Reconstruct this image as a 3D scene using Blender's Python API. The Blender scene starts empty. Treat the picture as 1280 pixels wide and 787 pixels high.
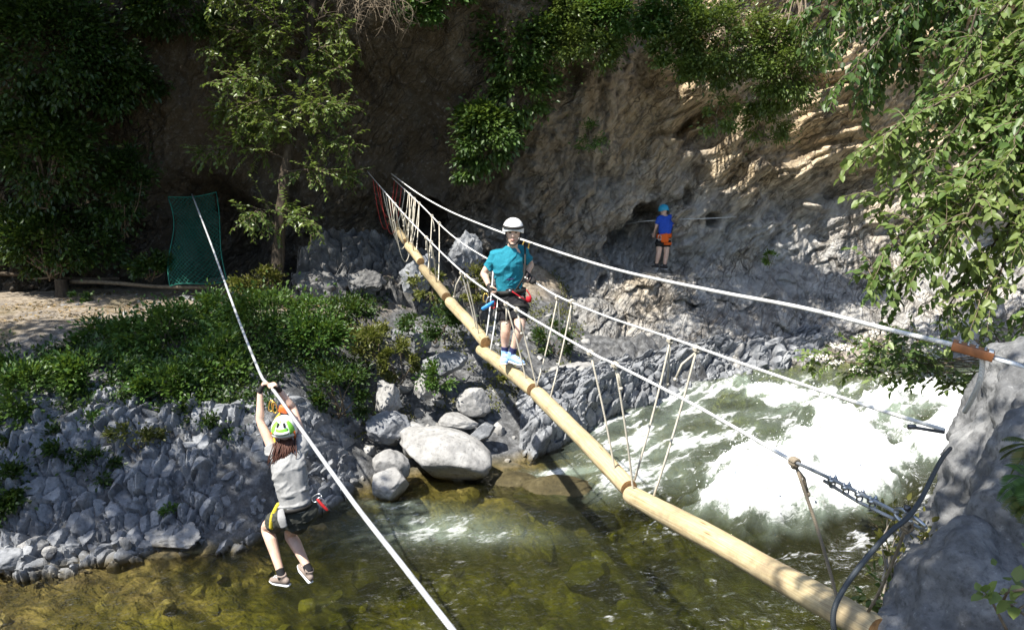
import bpy, bmesh, math, random
import numpy as np
from mathutils import Vector, Matrix
R = math.radians
scene = bpy.context.scene
col = scene.collection

# ------------------------------------------------------------------ camera, sky, sun, exposure
CAM_Z, PITCH, FPX = 4.7, R(10), 1065.0
cam_d = bpy.data.cameras.new('camera'); cam = bpy.data.objects.new('camera', cam_d); col.objects.link(cam)
cam_d.sensor_width = 36.0; cam_d.lens = 36.0 * FPX / 1280.0
cam_d.clip_start = 0.05; cam_d.clip_end = 500
cam.location = (0, 0, CAM_Z); cam.rotation_euler = (math.pi / 2 - PITCH, 0, 0)
scene.camera = cam
SUN_EL, SUN_AZ = R(56), R(230)                 # azimuth measured from +Y towards +X
w = bpy.data.worlds.new('World'); scene.world = w; w.use_nodes = True
wn = w.node_tree; wn.nodes.clear()
sky = wn.nodes.new('ShaderNodeTexSky'); sky.sky_type = 'NISHITA'; sky.sun_disc = False
sky.sun_elevation = SUN_EL; sky.sun_rotation = SUN_AZ
bgn = wn.nodes.new('ShaderNodeBackground'); bgn.inputs['Strength'].default_value = 0.112
wo = wn.nodes.new('ShaderNodeOutputWorld')
wn.links.new(sky.outputs[0], bgn.inputs[0]); wn.links.new(bgn.outputs[0], wo.inputs[0])
sun_d = bpy.data.lights.new('sun', 'SUN'); sun_d.energy = 5.0; sun_d.angle = R(0.53); sun_d.color = (1.0, 0.95, 0.86)
sun = bpy.data.objects.new('sun', sun_d); col.objects.link(sun); sun.location = (-10, 0, 30)
SUNV = Vector((math.sin(SUN_AZ) * math.cos(SUN_EL), math.cos(SUN_AZ) * math.cos(SUN_EL), math.sin(SUN_EL)))
sun.rotation_euler = SUNV.to_track_quat('Z', 'Y').to_euler()
vs = scene.view_settings
vs.view_transform = 'Standard'; vs.look = 'None'; vs.gamma = 1; vs.use_curve_mapping = False
vs.exposure = 1.0
cy = scene.cycles
cy.max_bounces = 7; cy.diffuse_bounces = 3; cy.glossy_bounces = 3; cy.transmission_bounces = 4; cy.transparent_max_bounces = 12
cy.caustics_reflective = False; cy.caustics_refractive = False
cy.sample_clamp_indirect = 4
cy.use_denoising = True

# ------------------------------------------------------------------ helpers
def P(px, py, t):
    """world point that the photo shows at (px, py), t metres along the view axis"""
    X = (px - 640) / FPX * t; v = (393.5 - py) / FPX
    c, s = math.cos(PITCH), math.sin(PITCH)
    return Vector((X, t * (c + v * s), CAM_Z + t * (-s + v * c)))
_rng = np.random.RandomState(11)
_perm = _rng.permutation(256); _perm = np.concatenate([_perm, _perm, _perm]).astype(np.int64)
_gr = np.array([(1,1,0),(-1,1,0),(1,-1,0),(-1,-1,0),(1,0,1),(-1,0,1),(1,0,-1),(-1,0,-1),(0,1,1),(0,-1,1),(0,1,-1),(0,-1,-1)], float)
def perlin(x, y, z):
    x, y, z = np.broadcast_arrays(np.asarray(x, float), np.asarray(y, float), np.asarray(z, float))
    xi, yi, zi = np.floor(x), np.floor(y), np.floor(z)
    xf, yf, zf = x - xi, y - yi, z - zi
    xi, yi, zi = xi.astype(np.int64) & 255, yi.astype(np.int64) & 255, zi.astype(np.int64) & 255
    u, v, ww = (q * q * q * (q * (q * 6 - 15) + 10) for q in (xf, yf, zf))
    def g(dx, dy, dz):
        h = _gr[_perm[_perm[_perm[xi + dx] + yi + dy] + zi + dz] % 12]
        return h[..., 0] * (xf - dx) + h[..., 1] * (yf - dy) + h[..., 2] * (zf - dz)
    def l(a, b, q): return a + q * (b - a)
    return l(l(l(g(0,0,0), g(1,0,0), u), l(g(0,1,0), g(1,1,0), u), v), l(l(g(0,0,1), g(1,0,1), u), l(g(0,1,1), g(1,1,1), u), v), ww)
def fbm(x, y, z, o=4, gain=.5, lac=2.03):
    s = 0; a = 1; f = 1
    for i in range(o):
        s = s + a * perlin(np.asarray(x) * f + 17.3 * i, np.asarray(y) * f + 5.1 * i, np.asarray(z) * f); a *= gain; f *= lac
    return s
def ridged(x, y, z, o=4, gain=.5):
    s = 0; a = 1; f = 1
    for i in range(o):
        s = s + a * (1 - np.abs(perlin(np.asarray(x) * f + 9.7 * i, np.asarray(y) * f, np.asarray(z) * f)) * 2); a *= gain; f *= 2.1
    return s
def cellular(x, y, sc, seed=0, jit=.9, vec=False):
    """F1, F2 and cell id of a jittered 2-d grid"""
    x = np.asarray(x) * sc; y = np.asarray(y) * sc
    xi, yi = np.floor(x).astype(np.int64), np.floor(y).astype(np.int64)
    vx = np.zeros(x.shape); vy = np.zeros(x.shape)
    f1 = np.full(x.shape, 9.); f2 = np.full(x.shape, 9.); cid = np.zeros(x.shape)
    for dx in (-1, 0, 1):
        for dy in (-1, 0, 1):
            a, b = xi + dx, yi + dy
            h = _perm[(_perm[(a + seed) & 255] + b) & 255]; h2 = _perm[(h + 57) & 255]; h3 = _perm[(h + 131) & 255]
            px = a + .5 + jit * (h / 255. - .5); py = b + .5 + jit * (h2 / 255. - .5)
            d = np.hypot(px - x, py - y)
            near = d < f1
            f2 = np.where(near, f1, np.minimum(f2, d)); cid = np.where(near, h3 / 255., cid); vx = np.where(near, x - px, vx); vy = np.where(near, y - py, vy); f1 = np.where(near, d, f1)
    if vec: return f1, f2, cid, vx, vy
    return f1, f2, cid
def sstep(a, b, x):
    q = np.clip((np.asarray(x, float) - a) / (b - a), 0, 1); return q * q * (3 - 2 * q)

def mesh_np(name, verts, faces, mat=None, parent=None, smooth=True, loc=None, attrs=None):
    """verts (n,3); faces an (m,k) array or a list of such arrays"""
    if not isinstance(faces, list): faces = [faces]
    faces = [np.asarray(f, np.int32) for f in faces if len(f)]
    verts = np.asarray(verts, float)
    if parent is not None and loc is None: loc = None; verts = verts - np.array(parent_world(parent))
    elif loc is not None: verts = verts - np.array(loc)
    me = bpy.data.meshes.new(name)
    me.vertices.add(len(verts)); me.vertices.foreach_set('co', verts.astype(np.float32).ravel())
    nl = sum(f.size for f in faces); npoly = sum(len(f) for f in faces)
    me.loops.add(nl); me.loops.foreach_set('vertex_index', np.concatenate([f.ravel() for f in faces]))
    me.polygons.add(npoly)
    tot = np.concatenate([np.full(len(f), f.shape[1], np.int32) for f in faces])
    st = np.concatenate([[0], np.cumsum(tot)[:-1]]).astype(np.int32)
    me.polygons.foreach_set('loop_start', st); me.polygons.foreach_set('loop_total', tot)
    if smooth: me.polygons.foreach_set('use_smooth', np.ones(npoly, bool))
    if attrs:
        for k, a in attrs.items():
            at = me.attributes.new(k, 'FLOAT', 'POINT'); at.data.foreach_set('value', np.asarray(a, np.float32))
    me.update(calc_edges=True); me.validate()
    if mat: me.materials.append(mat)
    o = bpy.data.objects.new(name, me); col.objects.link(o)
    if parent is not None: o.parent = parent
    elif loc is not None: o.location = loc
    return o
def parent_world(p):
    v = Vector((0, 0, 0))
    while p is not None: v = v + p.location; p = p.parent
    return v
def tag(o, label=None, cat=None, group=None, kind=None):
    if label: o['label'] = label
    if cat: o['category'] = cat
    if group: o['group'] = group
    if kind: o['kind'] = kind
    return o
def thing(name, label, cat, loc=(0, 0, 0), group=None):
    o = bpy.data.objects.new(name, None); o.empty_display_size = .1; col.objects.link(o); o.location = loc
    return tag(o, label, cat, group)
def copy_thing(o, loc=None, rot=None, scl=None, label=None, parent=None):
    c = o.copy(); col.objects.link(c)
    if parent is not None: c.parent = parent
    if loc is not None: c.location = loc
    if rot is not None: c.rotation_euler = rot
    if scl is not None: c.scale = scl
    if label: c['label'] = label
    for ch in o.children: copy_thing(ch, parent=c)
    return c

class Geo:
    """collects shapes into one mesh"""
    def __init__(s): s.v = []; s.f4 = []; s.f3 = []; s.n = 0; s.t = []
    def add(s, v, f4=None, f3=None, tint=None):
        v = np.asarray(v, float).reshape(-1, 3); s.v.append(v)
        if f4 is not None and len(f4): s.f4.append(np.asarray(f4) + s.n)
        if f3 is not None and len(f3): s.f3.append(np.asarray(f3) + s.n)
        s.t.append(np.zeros(len(v)) if tint is None else np.broadcast_to(tint, (len(v),)))
        s.n += len(v); return s
    def build(s, name, mat, parent=None, smooth=True, loc=None):
        fs = []
        if s.f4: fs.append(np.concatenate(s.f4))
        if s.f3: fs.append(np.concatenate(s.f3))
        return mesh_np(name, np.concatenate(s.v), fs, mat, parent, smooth, loc, {'tint': np.concatenate(s.t)})
    def tube(s, pts, rad, n=6, cap=True, tint=None):
        pts = np.array([tuple(p) for p in pts], float); m = len(pts)
        rad = np.broadcast_to(np.asarray(rad, float), (m,))
        T = np.gradient(pts, axis=0); T /= np.linalg.norm(T, axis=1)[:, None] + 1e-12
        ref = np.array((0, 0, 1.)) if abs(T[0][2]) < .9 else np.array((1., 0, 0))
        S = np.cross(T[0], ref); S /= np.linalg.norm(S); rings = []
        th = np.arange(n) * 2 * np.pi / n
        for i in range(m):
            S = S - T[i] * S.dot(T[i]); S /= np.linalg.norm(S) + 1e-12; N = np.cross(T[i], S)
            rings.append(pts[i] + rad[i] * (np.cos(th)[:, None] * S + np.sin(th)[:, None] * N))
        v = np.concatenate(rings); i = np.arange(m - 1)[:, None] * n; j = np.arange(n)[None]; k = (j + 1) % n
        f4 = np.stack([i + j, i + k, i + n + k, i + n + j], -1).reshape(-1, 4); f3 = []
        if cap:
            v = np.concatenate([v, pts[:1], pts[-1:]]); a = m * n
            f3 = [(a, (q + 1) % n, q) for q in range(n)] + [(a + 1, (m - 1) * n + q, (m - 1) * n + (q + 1) % n) for q in range(n)]
        return s.add(v, f4, f3, tint)
    def box(s, c, hx, hy, hz, M=None):
        v = np.array([(x, y, z) for x in (-hx, hx) for y in (-hy, hy) for z in (-hz, hz)], float)
        if M is not None: v = v @ np.array(M).T
        return s.add(v + np.array(tuple(c)), [(0, 1, 3, 2), (4, 6, 7, 5), (0, 4, 5, 1), (2, 3, 7, 6), (0, 2, 6, 4), (1, 5, 7, 3)])
    def ball(s, c, r, n=8, sq=(1, 1, 1)):
        v = []; f4 = []
        for i in range(n + 1):
            a = math.pi * i / n
            for j in range(2 * n):
                b = math.pi * j / n
                v.append((math.sin(a) * math.cos(b) * r * sq[0] + c[0], math.sin(a) * math.sin(b) * r * sq[1] + c[1], math.cos(a) * r * sq[2] + c[2]))
        for i in range(n):
            for j in range(2 * n):
                f4.append((i * 2 * n + j, (i + 1) * 2 * n + j, (i + 1) * 2 * n + (j + 1) % (2 * n), i * 2 * n + (j + 1) % (2 * n)))
        return s.add(v, f4)
    def leaves(s, pos, dirs, nors, L, wd, rng, droop=.15):
        """pos (n,3) stalk point, dirs the leaf axis, nors roughly its face normal; two folded quads a leaf"""
        n = len(pos); d = dirs / (np.linalg.norm(dirs, axis=1)[:, None] + 1e-9)
        b = np.cross(nors, d); b /= np.linalg.norm(b, axis=1)[:, None] + 1e-9; nn = np.cross(d, b)
        L = np.broadcast_to(L, (n,))[:, None]; W = L * wd * .5
        up = nn * L
        base = pos; tip = pos + d * L - up * droop
        r1 = pos + d * L * .30 + b * W * .95 + up * .05; r2 = pos + d * L * .68 + b * W * .72 + up * (.02 - droop * .35)
        l1 = pos + d * L * .30 - b * W * .95 + up * .05; l2 = pos + d * L * .68 - b * W * .72 + up * (.02 - droop * .35)
        v = np.stack([base, r1, r2, tip, l2, l1], 1).reshape(-1, 3)
        i = np.arange(n)[:, None] * 6
        f = np.concatenate([i + np.array([[0, 1, 2, 3]]), i + np.array([[3, 4, 5, 0]])])
        tint = np.repeat(np.clip(rng.normal(.5, .22, n), 0, 1), 6)
        return s.add(v, f, tint=tint)

# ------------------------------------------------------------------ materials
class NT:
    def __init__(s, name):
        s.m = bpy.data.materials.new(name); s.m.use_nodes = True; s.t = s.m.node_tree; s.t.nodes.clear()
        s.out = s.n('ShaderNodeOutputMaterial')
    def n(s, typ, ins=None, **kw):
        nd = s.t.nodes.new(typ)
        for k, v in kw.items(): setattr(nd, k, v)
        for k, v in (ins or {}).items():
            if isinstance(v, bpy.types.NodeSocket): s.t.links.new(v, nd.inputs[k])
            else: nd.inputs[k].default_value = v
        return nd
    def noise(s, scale, detail=6, rough=.6, vec=None, dist=0):
        ins = {'Scale': scale, 'Detail': detail, 'Roughness': rough, 'Distortion': dist}
        if vec is not None: ins['Vector'] = vec
        return s.n('ShaderNodeTexNoise', ins).outputs['Fac']
    def ramp(s, fac, stops):
        r = s.n('ShaderNodeValToRGB', {0: fac}); e = r.color_ramp.elements
        while len(e) < len(stops): e.new(.5)
        for q, (p, c) in zip(e, stops): q.position = p; q.color = tuple(c) + (1,) if len(c) == 3 else c
        return r.outputs[0]
    def mix(s, fac, a, b, mode='MIX'):
        m = s.n('ShaderNodeMix', data_type='RGBA', blend_type=mode)
        for i, v in ((0, fac), (6, a), (7, b)):
            if isinstance(v, bpy.types.NodeSocket): s.t.links.new(v, m.inputs[i])
            else: m.inputs[i].default_value = v if i == 0 else (tuple(v) + (1,) if len(v) == 3 else v)
        return m.outputs[2]
    def math(s, op, a, b=0., c=0.):
        return s.n('ShaderNodeMath', {0: a, 1: b, 2: c}, operation=op).outputs[0]
    def attr(s, name): return s.n('ShaderNodeAttribute', attribute_name=name).outputs['Fac']
    def coord(s, which='Object', scale=None, rot=None):
        c = s.n('ShaderNodeTexCoord').outputs[which]
        if scale is None and rot is None: return c
        return s.n('ShaderNodeMapping', {'Vector': c, 'Scale': scale or (1, 1, 1), 'Rotation': rot or (0, 0, 0)}).outputs[0]
    def geo(s, scale=None, rot=None):
        c = s.n('ShaderNodeNewGeometry').outputs['Position']
        if scale is None and rot is None: return c
        return s.n('ShaderNodeMapping', {'Vector': c, 'Scale': scale or (1, 1, 1), 'Rotation': rot or (0, 0, 0)}).outputs[0]
    def bump(s, h, strength=.5, dist=.02, nor=None):
        ins = {'Height': h, 'Strength': strength, 'Distance': dist}
        if nor is not None: ins['Normal'] = nor
        return s.n('ShaderNodeBump', ins).outputs[0]
    def pbr(s, color, rough=.7, metal=0., normal=None, spec=.4, **kw):
        ins = {'Base Color': color if isinstance(color, bpy.types.NodeSocket) else tuple(color) + (1,), 'Roughness': rough, 'Metallic': metal, 'Specular IOR Level': spec}
        if normal is not None: ins['Normal'] = normal
        ins.update(kw)
        b = s.n('ShaderNodeBsdfPrincipled', ins); return b.outputs[0]
    def done(s, sh): s.t.links.new(sh, s.out.inputs['Surface']); return s.m

def simple_mat(name, color, rough=.6, metal=0., scale=30, var=.25, bump=.15, bdist=.004, spec=.4):
    t = NT(name); c = t.coord()
    nz = t.noise(scale, 5, .6, c)
    k = t.ramp(nz, [(.3, [q * (1 - var) for q in color]), (.7, [min(1, q * (1 + var)) for q in color])])
    return t.done(t.pbr(k, rough, metal, t.bump(nz, bump, bdist), spec))
def leaf_mat(name, dark, mid, light, transl=.35, rough=.45):
    t = NT(name)
    k = t.ramp(t.attr('tint'), [(.05, dark), (.5, mid), (.95, light)])
    nz = t.noise(.9, 2, .5, t.geo())
    k = t.mix(t.math('MULTIPLY', t.math('SUBTRACT', nz, .42), 1.6), k, [min(1, q * g) for q, g in zip(light, (1.15, 1.0, .8))])
    d = t.pbr(k, rough, 0, None, .5)
    tr = t.n('ShaderNodeBsdfTranslucent', {'Color': t.mix(.5, k, (.16, .22, .02), 'MIX')}).outputs[0]
    return t.done(t.n('ShaderNodeMixShader', {0: transl, 1: d, 2: tr}).outputs[0])
M = {}
M['leaf_ivy'] = leaf_mat('ivy_leaf', (.020, .050, .010), (.045, .100, .020), (.10, .17, .035))
M['leaf_bush'] = leaf_mat('bush_leaf', (.022, .060, .010), (.050, .120, .020), (.11, .20, .04))
M['leaf_yellow'] = leaf_mat('yellow_green_leaf', (.06, .075, .012), (.11, .125, .022), (.17, .16, .05))
M['leaf_tree'] = leaf_mat('tree_leaf', (.045, .080, .016), (.095, .150, .032), (.17, .23, .06), .4, .35)
M['leaf_elm'] = leaf_mat('elm_leaf', (.040, .085, .016), (.115, .200, .050), (.27, .35, .13), .46, .42)
M['leaf_dark'] = leaf_mat('dark_leaf', (.010, .027, .006), (.022, .056, .010), (.05, .10, .018), .3, .45)  # greens lowered so the colour itself carries the left thicket's shade
M['fern'] = leaf_mat('fern_leaf', (.05, .08, .015), (.09, .12, .02), (.18, .15, .04))

def bark_mat():
    t = NT('bark'); g = t.coord(scale=(9, 9, 1.6)); nz = t.noise(2.2, 8, .7, g, .6)
    k = t.ramp(nz, [(.3, (.025, .019, .013)), (.55, (.08, .062, .045)), (.8, (.16, .135, .10))])
    return t.done(t.pbr(k, .9, 0, t.bump(nz, .9, .03), .2))
M['bark'] = bark_mat()
M['twig'] = simple_mat('twig_bark', (.16, .125, .085), .85, scale=20, var=.4)
M['pale_twig'] = simple_mat('pale_twig_bark', (.33, .29, .23), .85, scale=20, var=.3)

def cliff_mat():
    t = NT('cliff_rock'); g = t.geo()
    sep = t.n('ShaderNodeSeparateXYZ', {0: g}); x, z = sep.outputs['X'], sep.outputs['Z']
    n1 = t.noise(.55, 5, .6, g); n2 = t.noise(2.4, 8, .65, g, .4); n3 = t.noise(11, 8, .7, g)
    streak = t.noise(1.0, 6, .6, t.geo(scale=(2.6, 2.6, .35)))                         # water streaks
    strata = t.noise(1.0, 8, .62, t.geo(scale=(2.6, 1.0, 2.6)), .9)
    sq = t.n('ShaderNodeMapping', {'Vector': t.geo(rot=(0, R(50), 0)), 'Scale': (.35, .5, 2.6)}).outputs[0]
    vein = t.noise(1.0, 9, .68, sq, .5); vein2 = t.noise(2.7, 7, .65, sq, .4)
    grey = t.ramp(n2, [(.25, (.165, .163, .158)), (.5, (.30, .297, .288)), (.75, (.44, .435, .42))])
    tan = t.ramp(n2, [(.25, (.22, .16, .085)), (.5, (.43, .34, .22)), (.78, (.60, .51, .37))])
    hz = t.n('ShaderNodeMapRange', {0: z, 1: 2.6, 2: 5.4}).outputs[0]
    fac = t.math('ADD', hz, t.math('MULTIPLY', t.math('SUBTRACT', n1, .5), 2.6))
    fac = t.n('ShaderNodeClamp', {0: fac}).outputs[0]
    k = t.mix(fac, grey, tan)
    # left end: browner rock, its colour darkened further to stand for shade
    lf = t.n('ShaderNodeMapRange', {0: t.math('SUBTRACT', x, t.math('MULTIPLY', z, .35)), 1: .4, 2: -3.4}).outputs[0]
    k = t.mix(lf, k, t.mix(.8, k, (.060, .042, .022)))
    k = t.mix(t.ramp(streak, [(.52, (0, 0, 0)), (.68, (.75, .75, .75))]), k, (.055, .05, .045))
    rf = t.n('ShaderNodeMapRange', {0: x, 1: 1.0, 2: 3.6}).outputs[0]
    k = t.mix(rf, k, t.mix(1.0, k, (1.62, 1.60, 1.58), 'MULTIPLY'))  # right part brightened in colour to stand for open light on it
    k = t.mix(t.math('MULTIPLY', rf, t.ramp(vein, [(.54, (0, 0, 0)), (.60, (.5, .5, .5)), (.66, (.1, .1, .1))])), k, (.13, .10, .07))
    k = t.mix(t.math('MULTIPLY', rf, t.ramp(vein2, [(.56, (0, 0, 0)), (.68, (.6, .6, .6))])), k, (.66, .60, .50))
    k = t.mix(t.ramp(n3, [(.55, (0, 0, 0)), (.75, (.55, .55, .55))]), k, (.46, .45, .43))
    n4 = t.noise(34, 6, .7, g)
    wv = t.n('ShaderNodeVectorMath', {0: sq, 1: t.n('ShaderNodeVectorMath', {0: t.n('ShaderNodeTexNoise', {'Vector': g, 'Scale': 1.6, 'Detail': 5}).outputs['Color'], 1: (.9, .9, .9)}, operation='MULTIPLY').outputs[0]}, operation='ADD').outputs[0]
    def crack(sc, wid): return t.n('ShaderNodeMapRange', {0: t.n('ShaderNodeTexVoronoi', {'Vector': wv, 'Scale': sc}, feature='DISTANCE_TO_EDGE').outputs['Distance'], 1: 0., 2: wid, 3: 1., 4: 0.}).outputs[0]
    cr = t.math('MULTIPLY', t.math('MAXIMUM', crack(1.3, .035), t.math('MULTIPLY', crack(4.1, .05), .6)), t.ramp(n1, [(.40, (.15, .15, .15)), (.58, (1, 1, 1))]))
    k = t.mix(t.math('MULTIPLY', cr, .6), k, (.06, .05, .04))
    h = t.math('ADD', t.math('ADD', t.math('MULTIPLY', n2, .7), t.math('MULTIPLY', n4, .16)), t.math('ADD', t.math('MULTIPLY', n3, .45), t.math('ADD', t.math('MULTIPLY', vein, 1.5), t.math('MULTIPLY', vein2, .6))))
    h = t.math('SUBTRACT', h, t.math('MULTIPLY', cr, .8))
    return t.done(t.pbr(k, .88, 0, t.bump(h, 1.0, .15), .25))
M['cliff'] = cliff_mat()
def rock_mat(name, lo, mid, hi, wet=False, sc=3.0, obj=True, moss=0., line=None):
    t = NT(name); g = t.coord() if obj else t.geo()
    wp = t.geo()
    n1 = t.noise(sc, 8, .65, wp, .3); n2 = t.noise(sc * 7, 8, .7, wp); n3 = t.noise(sc * .6, 4, .5, wp)
    k = t.ramp(n1, [(.28, lo), (.5, mid), (.74, hi)])
    k = t.mix(t.ramp(n2, [(.35, (.7, .7, .7)), (.5, (0, 0, 0))]), k, [q * .45 for q in mid])
    k = t.mix(t.ramp(n2, [(.6, (0, 0, 0)), (.72, (.5, .5, .5))]), k, [min(1, q * 1.6) for q in hi])
    if moss: k = t.mix(t.ramp(n3, [(.55, (0, 0, 0)), (.66, (moss, moss, moss))]), k, (.09, .085, .022))
    if line is not None:      # stained dark and brown up to the waterline
        z = t.n('ShaderNodeSeparateXYZ', {0: wp}).outputs['Z']
        f = t.n('ShaderNodeMapRange', {0: t.math('ADD', z, t.math('MULTIPLY', n1, .25)), 1: line + .24, 2: line + .12}).outputs[0]
        k = t.mix(t.math('MULTIPLY', f, .9), k, (.10, .075, .025))
    h = t.math('ADD', n1, t.math('MULTIPLY', n2, .4))
    return t.done(t.pbr(k, .8, 0, t.bump(h, .65, .05), .3))
M['stone'] = rock_mat('grey_stone', (.12, .125, .135), (.23, .24, .255), (.40, .41, .42), line=.0)
M['boulder'] = rock_mat('pale_boulder', (.19, .187, .18), (.32, .315, .305), (.46, .455, .44), sc=2.2, line=.02)
M['dark_stone'] = rock_mat('shaded_grey_stone', (.06, .06, .06), (.135, .133, .13), (.27, .265, .255), sc=3.0)  # darker copy of the grey stone, slope shade put into its colour
M['bedstone'] = rock_mat('algae_stone', (.09, .07, .022), (.20, .155, .055), (.36, .285, .115), sc=2.5)
M['wet_stone'] = rock_mat('wet_algae_stone', (.030, .026, .012), (.065, .052, .022), (.12, .10, .05), sc=2.5)
M['near_rock'] = rock_mat('weathered_limestone', (.065, .066, .067), (.15, .152, .154), (.31, .31, .305), sc=3.4)
# ------------------------------------------------------------------ terrain
_wx = [-26, -12, -9, -6.2, -3.3, -2.6, -1.9, .1, 2.2, 4.2, 7, 12, 26]
_wy = [6.0, 8.0, 8.6, 9.5, 10.0, 11.3, 12.3, 13.0, 14.8, 16.5, 17.6, 18.3, 16]
def yw(x): return np.interp(x, _wx, _wy)
def yn(x): return np.interp(x, [-30, 0.5, 2.5, 4.5, 8, 12, 30], [2.4, 2.4, 4.2, 5.6, 8.8, 9.6, 9.6])
def H0(x, y):
    x = np.asarray(x, float); y = np.asarray(y, float)
    d = (y - yw(x)) * .8
    a = np.interp(d, [0, .2, 1.15, 2, 4.2, 8, 12], [0, .2, 1.35, 1.6, 2.05, 2.15, 2.3])
    b = np.interp(d, [0, .9, 2.2, 3.6, 4.6, 7], [0, .5, 1.25, 1.95, 2.5, 3.0])
    c = np.interp(d, [0, .35, .9, 1.6, 8], [0, .62, .95, 1.0, 1.3])
    land = np.where(x < -2.7, a, 0)
    q = sstep(-3.4, -2.4, x); q2 = sstep(.8, 2.4, x)
    land = a * (1 - q) + (b * (1 - q2) + c * q2) * q
    bed = np.interp(d, [-12, -5, -3, -1.4, -.4, 0], [-1.0, -1.15, -1.0, -.55, -.16, 0])
    shal = sstep(-3.2, -5.5, x)
    bed = bed * (1 - .72 * shal * sstep(-2.6, -.8, d))
    h = np.where(d > 0, land, bed)
    near = sstep(0, 1.6, yn(x) - y)
    return h * (1 - near) + 3.05 * near
def H(x, y):
    h = H0(x, y); d = (np.asarray(y) - yw(x)) * .8
    rough = fbm(x * .9, y * .9, 3.1, 4) * .16 + fbm(x * 4, y * 4, 7.7, 3) * .035
    f1, f2, cid = cellular(np.asarray(x) + .2 * fbm(x, y, 1., 2), np.asarray(y), 1.5, 3)
    f1b, f2b, cidb = cellular(np.asarray(x), np.asarray(y) + .2 * fbm(x, y, 4., 2), 3.3, 9)
    stones = np.clip(1 - (f1 / .58) ** 2, 0, 1) * (.2 + .8 * cid) * .26 + np.clip(1 - (f1b / .5) ** 2, 0, 1) * cidb * .10
    bedw = sstep(.15, -.4, d) * (1 - .55 * sstep(-4, -6, x))
    land = sstep(0., .4, d)
    ledge = sstep(1.2, 2.2, x) * sstep(-.1, .2, d) * sstep(2.4, 1.4, d)
    g1, g2, gid = cellular(np.asarray(x) + .1 * fbm(x * 3, y * 3, 2., 2), np.asarray(y), 3.6, 14)
    crust = (np.clip(.55 - g1, 0, 1) * .42 + (gid - .5) * .22 - .05) * ledge
    flat = sstep(3.2, 4.2, d) * sstep(-2.6, -3.6, x)
    return h + rough * (1 - .6 * flat) * (.5 + .5 * land) + stones * bedw - .08 * bedw + crust
def ground():
    xs = np.concatenate([np.arange(-26, -11, .2), np.arange(-11, 11, .055), np.arange(11, 26.1, .2)])
    ys = np.concatenate([np.arange(-12, 3, .25), np.arange(3, 20.5, .055), np.arange(20.5, 34, .5)])
    X, Y = np.meshgrid(xs, ys); Z = H(X.ravel(), Y.ravel())
    v = np.stack([X.ravel(), Y.ravel(), Z], 1); nx = len(xs)
    i = (np.arange(len(ys) - 1)[:, None] * nx + np.arange(nx - 1)[None]).ravel()
    f = np.stack([i, i + 1, i + 1 + nx, i + nx], 1)
    t = NT('ground'); g = t.geo(); z = t.n('ShaderNodeSeparateXYZ', {0: g}).outputs['Z']
    n1 = t.noise(1.3, 6, .6, g); n2 = t.noise(9, 8, .7, g); n3 = t.noise(38, 4, .6, g)
    bed = t.ramp(n1, [(.3, (.05, .042, .012)), (.5, (.15, .112, .040)), (.70, (.35, .265, .10))])
    bed = t.mix(t.ramp(n2, [(.42, (.6, .6, .6)), (.55, (0, 0, 0))]), bed, (.05, .045, .015))
    dirt = t.ramp(n2, [(.3, (.14, .11, .08)), (.5, (.30, .25, .19)), (.75, (.48, .43, .36))])
    dirt = t.mix(t.ramp(n3, [(.5, (0, 0, 0)), (.62, (.6, .6, .6))]), dirt, (.13, .10, .07))
    dirt = t.mix(t.ramp(n1, [(.5, (0, 0, 0)), (.62, (.55, .55, .55))]), dirt, (.10, .085, .04))
    gr = t.ramp(n2, [(.3, (.045, .045, .045)), (.5, (.11, .112, .115)), (.75, (.28, .285, .29))])
    k = t.mix(t.n('ShaderNodeMapRange', {0: t.math('ADD', z, t.math('MULTIPLY', n1, .8)), 1: 2.2, 2: 2.5}).outputs[0], gr, dirt)
    k = t.mix(t.n('ShaderNodeMapRange', {0: z, 1: .12, 2: -.02}).outputs[0], k, bed)
    h = t.math('ADD', n2, t.math('MULTIPLY', n3, .3))
    m = t.done(t.pbr(k, .9, 0, t.bump(h, .8, .05), .2))
    return tag(mesh_np('ground', v, f, m), kind='structure')
ground()

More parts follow.
